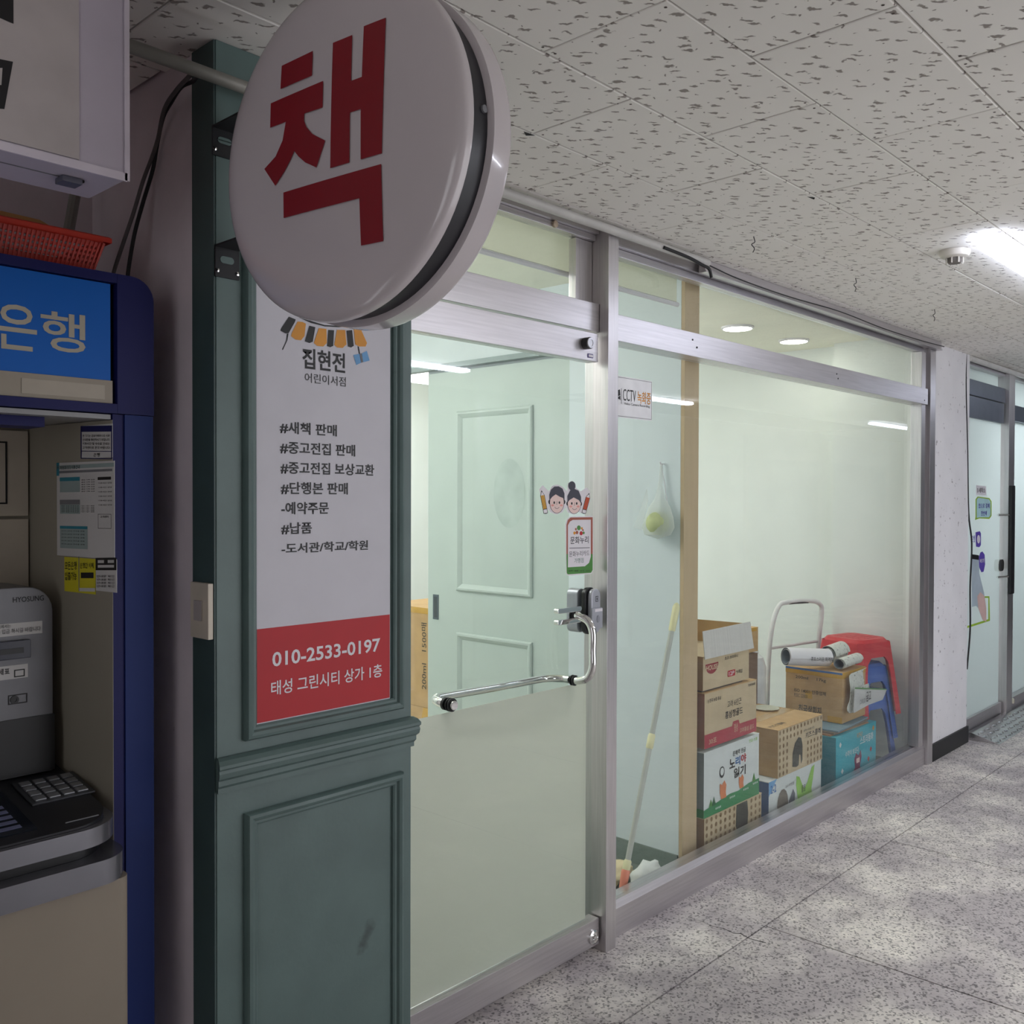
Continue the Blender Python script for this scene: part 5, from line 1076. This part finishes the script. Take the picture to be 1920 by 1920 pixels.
# ---- stools
def stool(z, mt, lab, x=5.28, y=2.24, rz=-0.22, top=0.255, bot=0.345, h=0.425):
    t = thing('plastic_stool', lab, 'stool', (x, y, z), 'stacked plastic stools'); t.rotation_euler.z = rz
    mb = MB(); th = 0.004
    def ring(s, z_, ch):
        c = s/2; return [(-c+ch, -c, z_), (c-ch, -c, z_), (c, -c+ch, z_), (c, c-ch, z_), (c-ch, c, z_), (-c+ch, c, z_), (-c, c-ch, z_), (-c, -c+ch, z_)]
    R1 = ring(top-0.03, h, 0.035); R2 = ring(top, h-0.018, 0.04)
    mb.add(ring(top-0.05, h+0.002, 0.03) + R1 + R2, [tuple(range(8))] + [(k*8+i, k*8+(i+1) % 8, (k+1)*8+(i+1) % 8, (k+1)*8+i) for k in (0, 1) for i in range(8)])
    o = mb.build('seat', mt, smooth=True); o.parent = t
    # four sides, each an apron and two legs around an arched opening
    for s in range(4):
        c_, s_2 = math.cos(s*PI/2), math.sin(s*PI/2)
        def pt(a, zz, d=0):
            f = 1-(zz/(h-0.018)); half = top/2 + (bot-top)/2*f - d
            x_, y_ = a*half*2, -half
            return (x_*c_-y_*s_2, x_*s_2+y_*c_, zz)
        hz = h-0.018; a1_, a2_ = 0.42, 0.33
        outer = [(-a1_, hz), (a1_, hz), (0.45, 0.0), (0.34, 0.0), (a2_, hz*0.55), (a2_-0.03, hz*0.72), (0.20, hz*0.80), (-0.20, hz*0.80), (-a2_+0.03, hz*0.72), (-a2_, hz*0.55), (-0.34, 0.0), (-0.45, 0.0)]
        k = len(outer); mb = MB(); mb.add([pt(a, z_) for a, z_ in outer] + [pt(a, z_, th) for a, z_ in outer],
            [(0, 1, 6, 7), (0, 7, 8, 9), (0, 9, 10, 11), (1, 2, 3, 4), (1, 4, 5, 6), (k+0, k+7, k+6, k+1), (k+0, k+9, k+8, k+7), (k+0, k+11, k+10, k+9), (k+1, k+4, k+3, k+2), (k+1, k+6, k+5, k+4)] + [(i, (i+1) % k, k+(i+1) % k, k+i) for i in range(k)])
        o = mb.build('side_panel', mt); o.parent = t
        # chamfered corner leg joining this side to the next
        def cp(a, zz): return pt(a, zz)
        c2, s22 = math.cos((s+1)*PI/2), math.sin((s+1)*PI/2)
        def pt2(a, zz):
            f = 1-(zz/(h-0.018)); half = top/2 + (bot-top)/2*f; x_, y_ = a*half*2, -half
            return (x_*c2-y_*s22, x_*s22+y_*c2, zz)
        mb = MB(); mb.add([pt(a1_, hz), pt2(-a1_, hz), pt2(-0.45, 0), pt(0.45, 0)], [(0, 1, 2, 3)]); o = mb.build('leg', mt); o.parent = t
    mb = MB()
    for i in range(5): mb.box(-0.08, 0.08, -0.09+0.04*i, -0.075+0.04*i, h+0.0018, h+0.0035)
    o = mb.build('seat_ribs', mt); o.parent = t
    return t
RPL = mat('red_stool_plastic', (208, 54, 62), 0.4); BPL = mat('blue_stool_plastic', (58, 98, 176), 0.4)
stool(0.002, BPL, 'lowest blue plastic stool of the stack'); stool(0.155, BPL, 'blue plastic stool just under the red one', rz=-0.20)
stool(0.295, RPL, 'red plastic stool on top of the blue ones', rz=-0.24, top=0.28, bot=0.365)

# ---- hand trolley
WM = mat('white_tube_enamel', (222, 220, 220), 0.3)
tl_, tr_ = V((5.05, 2.67, 0)), V((5.40, 2.50, 0))
ht = thing('hand_trolley', 'white folding hand trolley with a bent tube handle behind the cartons', 'trolley')
dv = (tr_-tl_)
hp = [tl_+V((0, 0, 0.09)), tl_+dv*0.02+V((0, 0, 0.5)), tl_+dv*0.08+V((0, 0, 0.74)), tl_+dv*0.20+V((0, 0, 0.87)), tl_+dv*0.36+V((0, 0, 0.895)), tl_+dv*0.80+V((0, 0, 0.897)), tl_+dv*0.97+V((0, 0, 0.875)), tl_+dv*1.0+V((0, 0, 0.82)), tl_+dv*0.95+V((0, 0, 0.66)), tl_+dv*0.93+V((0, 0, 0.45)), tl_+dv*0.93+V((0, 0, 0.09))]
MB().tube(bez(hp, 6), 0.0145, 12).build('handle_frame', WM, ht, smooth=True)
MB().tube([tl_+dv*0.06+V((0, 0, 0.63)), tl_+dv*0.94+V((0, 0, 0.655))], 0.009, 10).build('cross_bar', WM, ht, smooth=True)
MB().tube([tl_+dv*0.38+V((0, 0, 0.895)), tl_+dv*0.5+V((0, 0, 0.897)), tl_+dv*0.74+V((0, 0, 0.8975))], 0.0142, 10).build('worn_grip', mat('worn_black_grip', (90, 88, 90), 0.6, 0, 0.5, 60), ht, smooth=True)
MB().box(tl_.x+0.0, tr_.x, 2.54, 2.67, 0.075, 0.089).build('platform', WM, ht)
for x in (tl_.x+0.03, tr_.x-0.03):
    for y_ in (2.56, 2.67): MB().lathe([(0, -0.012), (0.036, -0.012), (0.036, 0.012), (0, 0.012)], (x, y_, 0.037), (1, 0, 0), 16).build('wheel', RUBBER, ht, smooth=True)
jug = MB().lathe([(0.0, 0), (0.06, 0.002), (0.065, 0.02), (0.065, 0.22), (0.05, 0.27), (0.025, 0.29), (0.025, 0.31), (0, 0.31)], (4.62, 2.52, 0.38), (0, 0, 1), 20)
bg = jug.build('white_bottle', mat('white_bottle_plastic', (222, 222, 220), 0.35), smooth=True)
tag(bg, 'white plastic container behind the taped carton', 'bottle')
ped = box('support_carton', KRAFTD, 4.55, 4.70, 2.42, 2.60, 0.001, 0.379); tag(ped, 'plain brown carton under the white container', 'box')

# ---- mop, cloths, net bag
ta, tb = P(1269, 1133, y=2.035), P(1166, 1672, y=2.028)
mp_ = thing('floor_mop', 'mop with a pale pole, cream grip and orange socket leaning behind the glass', 'mop')
Lp = lambda t: ta.lerp(tb, t)
MB().tube([Lp(0.06), Lp(0.90)], 0.0105, 12).build('pole', mat('pale_pole_enamel', (184, 186, 178), 0.35), mp_, smooth=True)
CRM = mat('cream_plastic', (228, 222, 176), 0.4)
MB().tube([Lp(-0.005), Lp(0.0), Lp(0.012), Lp(0.095), Lp(0.10)], [0.004, 0.010, 0.0145, 0.0135, 0.011], 12).build('grip', CRM, mp_, smooth=True)
MB().tube([Lp(0.468), Lp(0.475), Lp(0.515), Lp(0.52)], [0.011, 0.014, 0.014, 0.011], 12).build('lock_collar', CRM, mp_, smooth=True)
MB().tube([Lp(0.895), Lp(0.90), Lp(0.925), Lp(0.93)], [0.011, 0.0145, 0.0145, 0.013], 12).build('connector', CRM, mp_, smooth=True)
MB().tube([Lp(0.928), Lp(0.935), Lp(0.97), Lp(1.0)], [0.014, 0.0165, 0.015, 0.012], 12).build('socket', mat('salmon_plastic', (226, 132, 104), 0.4), mp_, smooth=True)
hb = Lp(1.0)
MB().box(hb.x-0.05, hb.x+0.10, 2.012, 2.06, 0.028, 0.052).build('mop_head', CRM, mp_, bevel=0.006)
mb = MB()
for i in range(40):
    x0_ = hb.x-0.04+0.16*random.random(); y0_ = 2.02+0.04*random.random(); dx_, dy_ = random.uniform(-.05, .08), random.uniform(0, .07)
    mb.tube(bez([(x0_, y0_, 0.03), (x0_+dx_*.5, y0_+dy_*.5, 0.035+0.02*random.random()), (x0_+dx_, y0_+dy_, 0.012)], 3), 0.006, 5)
o = mb.build('mop_strings', mat('white_cotton', (226, 222, 212), 0.9), mp_, smooth=True); o['kind'] = 'stuff'
def lump(name, c, sx, sy, sz, mt, lab, cat, seed):
    rnd = random.Random(seed); bm = bmesh.new(); bmesh.ops.create_icosphere(bm, subdivisions=3, radius=1)
    from mathutils import noise
    for v in bm.verts:
        k = 1+0.45*noise.noise(v.co*1.9+V((seed*3.1, 0, 0))); v.co = V((v.co.x*sx*k, v.co.y*sy*k, max(-sz*0.95, v.co.z*sz*k)))
    me = bpy.data.meshes.new(name); bm.to_mesh(me); bm.free(); me.materials.append(mt)
    for p in me.polygons: p.use_smooth = True
    o = bpy.data.objects.new(name, me); C.objects.link(o); o.location = c; return tag(o, lab, cat)
lump('crumpled_cloth', (3.02, 2.10, 0.045), 0.09, 0.045, 0.045, mat('white_rag', (224, 226, 222), 0.9, 0, .06), 'crumpled white cloth on the floor beside the mop', 'cloth', 2)
lump('crumpled_paper', (2.96, 2.22, 0.04), 0.10, 0.06, 0.045, mat('cream_rag', (232, 214, 170), 0.9, 0, .06), 'cream coloured crumpled paper behind the mop head', 'paper', 5)
# net bag on the partition
hk = P(1240, 870, x=XP-0.02); bc = P(1233, 981, x=XP-0.055)
nbg = thing('net_bag', 'thin white net bag hanging on the partition wall with a green ball in it', 'bag')
NET = film('white_net_cloth', (236, 240, 238), 0.45, 0.45)
mb = MB(); n = 24; levels = [(0.00, 0.006), (0.10, 0.010), (0.17, 0.022), (0.21, 0.045), (0.26, 0.060), (0.31, 0.068), (0.345, 0.055), (0.365, 0.0)]
LL = hk.z - (bc.z-0.062); vs = []
for h_, r_ in levels:
    t = h_/0.365
    cx_ = hk.lerp(V((bc.x, bc.y, bc.z-0.062)), t)
    for k in range(n):
        th = 2*PI*k/n; rr = r_*(1+0.10*math.sin(5*th+h_*9))
        vs.append((cx_.x+min(0.035, 0.6*rr*math.cos(th)), cx_.y+rr*1.0*math.sin(th), hk.z-LL*t))
mb.add(vs, [(i*n+k, i*n+(k+1) % n, (i+1)*n+(k+1) % n, (i+1)*n+k) for i in range(len(levels)-1) for k in range(n)])
mb.add([(bc.x, bc.y+0.045, bc.z+0.09), (bc.x, bc.y+0.075, bc.z-0.03), (bc.x, bc.y+0.115, bc.z-0.02), (bc.x+0.005, bc.y+0.055, bc.z+0.14)], [(0, 1, 2, 3)])
mb.build('net', NET, nbg, smooth=True)
MB().tube([hk+V((0.018, 0, 0)), hk+V((-0.004, 0, 0.0)), hk+V((-0.008, 0, 0.008))], 0.003, 6).build('hook', WHITE, nbg)
MB().tube(bez([hk+V((-0.003, 0, 0)), hk+V((0, -0.012, -0.06)), hk+V((0, -0.03, -0.16))], 4), 0.0018, 5).build('drawstring', WHITE, nbg)
o = MB().lathe([(0.047*math.sin(PI*i/12), -0.047*math.cos(PI*i/12)) for i in range(13)], bc, (0, 0, 1), 24).build('green_ball', mat('yellow_green_ball', (192, 200, 148), 0.7, 0, 0.08, 30), smooth=True)
tag(o, 'yellow green ball inside the hanging white net bag', 'ball')

# ---- ceiling things
bt = thing('ceiling_lamp', 'long lit LED batten lamp on the corridor ceiling', 'ceiling light')
LEDE = emit('led_batten_glow', (226, 234, 255), LED)
LEDS = emit('added_batten_glow', (232, 236, 250), 22.0)  # for two battens added out of frame to brighten the corridor
def batten(t, x0, x1, yc, m_=None):
    MB().prism(rrect(x0, x1, yc-0.045, yc+0.045, 0.044, 8), frame((0, 0, CZ-0.040), (1, 0, 0), (0, 1, 0)), 0, 0.022).build('diffuser', m_ or LEDE, t, bevel=0.008)
    box('housing', WHITE, x0+0.02, x1-0.02, yc-0.035, yc+0.035, CZ-0.0175, CZ-0.0005, t)
batten(bt, 3.40, 4.62, 1.005)
bt2 = thing('ceiling_lamp', 'lit batten lamp farther down the corridor', 'ceiling light'); batten(bt2, 7.2, 8.4, 1.0)
bt4 = thing('ceiling_lamp', 'added batten lamp across the corridor, out of frame, nearer the daylight gap', 'ceiling light'); batten(bt4, 3.3, 4.5, -0.75, LEDS)
bt5 = thing('ceiling_lamp', 'added batten lamp on the ceiling before the opposite shop fronts', 'ceiling light'); batten(bt5, 6.2, 7.4, -0.75, LEDS)
bt3 = thing('ceiling_lamp', 'lit batten lamp on the far ceiling across the corridor, seen mirrored in the glass', 'ceiling light'); batten(bt3, 10.6, 11.8, -0.4)
q = P(1790, 470, z=CZ)
sdt = thing('smoke_detector', 'round white smoke detector on the ceiling beside the lit batten', 'smoke detector')
DET = mat('ivory_detector_plastic', (214, 208, 198), 0.4)
MB().lathe([(0.052, 0.0005), (0.052, 0.012), (0.046, 0.022), (0.034, 0.027)], (q.x, q.y, CZ), (0, 0, -1), 32).build('base', DET, sdt, smooth=True)
MB().lathe([(0.024, 0.027), (0.024, 0.040), (0.020, 0.046), (0, 0.047)], (q.x, q.y, CZ), (0, 0, -1), 24).build('sensor_core', mat('dark_sensor_mesh', (110, 104, 98), 0.6), sdt, smooth=True)
for k in range(8):
    a = 2*PI*k/8; MB().box(-0.003, 0.003, -0.0015, 0.0015, 0, 0.022).build('rib', DET, sdt).location = (q.x+0.029*math.cos(a), q.y+0.029*math.sin(a), CZ-0.047)
for i, (u, v) in enumerate(((1413, 455), (1604, 533), (1752, 592))):
    q = P(u, v-12, z=CZ)
    lab = ('curly black wire end dangling from a tile joint nearest the window pipe', 'short black wire end hanging from the ceiling above the second downlight', 'black wire end hanging from the ceiling near the white column')[i]
    tag(MB().tube(bez([(q.x, q.y, CZ-0.0005), (q.x+0.008, q.y, CZ-0.018), (q.x-0.006, q.y+0.004, CZ-0.028), (q.x+0.006, q.y, CZ-0.040), (q.x-0.004, q.y, CZ-0.055)], 5), 0.0016, 5).build('wire_end', CABLE, smooth=True), lab, 'wire', 'wire ends hanging from the ceiling')
# broken tile corners
for i, (u, v, s_) in enumerate(((993, 251, 1), (1519, 372, -1))):
    q = P(u, v, z=CZ-0.001); MB().add([(q.x-0.022, q.y, CZ-0.0012), (q.x+0.018, q.y-0.004, CZ-0.0012), (q.x+0.002, q.y+0.014*s_, CZ-0.0012)], [(0, 1, 2)]).build('broken_corner', DARK, ce)
# wire beside the column, ramp, stickers on the next shop
q = [P(1812, 650, y=1.93), P(1811, 720, y=1.925), P(1814, 850, y=1.925), P(1816, 960, y=1.925), P(1822, 1020, y=1.93), P(1819, 1100, y=1.93), P(1819, 1180, y=1.93), P(1813, 1255, y=1.93)]
tag(MB().tube(bez(q, 5), 0.005, 6).build('wall_cable', CABLE, smooth=True), 'loose dark cable hanging beside the white column in front of blue glass', 'cable')
RA = mat('checker_plate_steel', (214, 212, 212), 0.22, 0.9)
rp = thing('metal_ramp', 'small checker plate metal ramp on the floor before the next shop door', 'ramp')
rx0, rx1 = 6.27, 7.75
rp_pts = [(0, 0.001), (0.16, 0.045), (0.188, 0.045), (0.188, 0.001)]
mb = MB(); k = len(rp_pts); mb.add([(rx0, 1.755+a, b) for a, b in rp_pts] + [(rx1, 1.755+a, b) for a, b in rp_pts], [tuple(range(k)), tuple(range(k, 2*k))[::-1]] + [(i, (i+1) % k, k+(i+1) % k, k+i) for i in range(k)]); mb.build('plate', RA, rp)
mb = MB()
for i in range(24):
    for j in range(4):
        x_ = rx0+0.03+i*0.061; a = 0.02+j*0.036; z_ = 0.001+0.044*a/0.16+0.0005; d_ = 0.010 if (i+j) % 2 else -0.010
        mb.add([(x_-0.018, 1.755+a-d_, z_-0.044*d_/0.16), (x_, 1.755+a-0.005, z_), (x_+0.018, 1.755+a+d_, z_+0.044*d_/0.16), (x_, 1.755+a+0.005, z_), (x_, 1.755+a, z_+0.009)], [(0, 1, 4), (1, 2, 4), (2, 3, 4), (3, 0, 4)])
o = mb.build('raised_bars', RA, rp); o['kind'] = 'stuff'
y2 = 1.965; py = dict(y=y2); VIO = mat('violet_print', (92, 70, 170), 0.5); LIME = mat('lime_outline_print', (160, 196, 50), 0.5)
def st2(name, pts, mt, lab): return sheet(name, pts, mt, lab, 'sticker', lambda x, y: (x, y), y2)
s = st2('small_sign', [(1830,909),(1849,912),(1849,929),(1830,928)], WHITE, 'small white name plate sticker on the next shop door')
px_text('3 세탁소', dict(y=y2-0.0008), 1832, 1847, 914, 924, INK, s)
BUB = mat('pale_aqua_print', (176, 214, 218), 0.5)
s = st2('speech_bubble_sticker', [(1829,936),(1833,931),(1855,934),(1859,940),(1859,967),(1855,973),(1836,972),(1828,975),(1829,968)], LIME, 'green outlined speech bubble sticker on the next shop door')
px_shape('bubble_inside', [(1831,937),(1834,933),(1854,936),(1857,941),(1857,966),(1854,970),(1836,970),(1831,971)], dict(y=y2-0.0008), nY, BUB, s); px_text('앱으로 결제', dict(y=y2-0.0016), 1834, 1855, 944, 953, VIO, s, bold=.01, n=.001); px_text('한번에', dict(y=y2-0.0016), 1839, 1850, 958, 967, VIO, s, bold=.01, n=.001)
s = st2('logo_sticker', [(1829,998),(1837,996),(1839,1000),(1839,1022),(1836,1026),(1830,1025)], VIO, 'violet square logo sticker below the speech bubble'); px_shape('logo_ring', [(x, y) for x, y in ell(1834.5, 1011, 3, 8, 12)], dict(y=y2-0.0008), nY, WHITE, s)
px_text('포켓', dict(y=y2-0.0002), 1820, 1828, 1004, 1018, VIO, s, bold=.02, n=.001)
s = st2('phone_sticker', [(1822,1039),(1835,1041),(1836,1075),(1845,1112),(1849,1140),(1849,1166),(1842,1162),(1834,1140),(1830,1136),(1822,1138)], mat('phone_grey_print', (176, 190, 200), 0.5), 'sticker of a hand holding a phone on the next shop door')
px_shape('phone_top', [(1822,1039),(1835,1041),(1835,1050),(1822,1048)], dict(y=y2-0.0008), nY, INK, s); px_shape('hand', [(1832,1118),(1838,1110),(1846,1118),(1849,1140),(1849,1166),(1842,1162),(1834,1140)], dict(y=y2-0.0008), nY, mat('hand_print', (220, 186, 178), 0.5), s)
s = st2('violet_bubble', [(1835,1045),(1838,1036),(1842,1034),(1846,1040),(1847,1058),(1844,1072),(1840,1073),(1836,1064)], VIO, 'violet oval bubble sticker beside the phone sticker'); px_text('빠르게', dict(y=y2-0.0008), 1837, 1845, 1048, 1056, WHITE, s, n=.001)
s = st2('green_frame_sticker', [(1812,1174),(1853,1161),(1853,1121),(1843,1121),(1843,1118),(1855,1118),(1856,1164),(1812,1178)], LIME, 'lime green corner outline sticker around the hand')
tag(MB().lathe([(0.02, 0), (0.02, 0.012), (0.012, 0.018), (0, 0.018)], (7.20, 1.94, 0.10), (0, -1, 0), 16).build('door_stop', mat('cream_rubber', (206, 200, 180), 0.5), smooth=True), 'cream round door stop low on the next shop frame', 'door stop')

bpy.data.scenes.remove(TS)
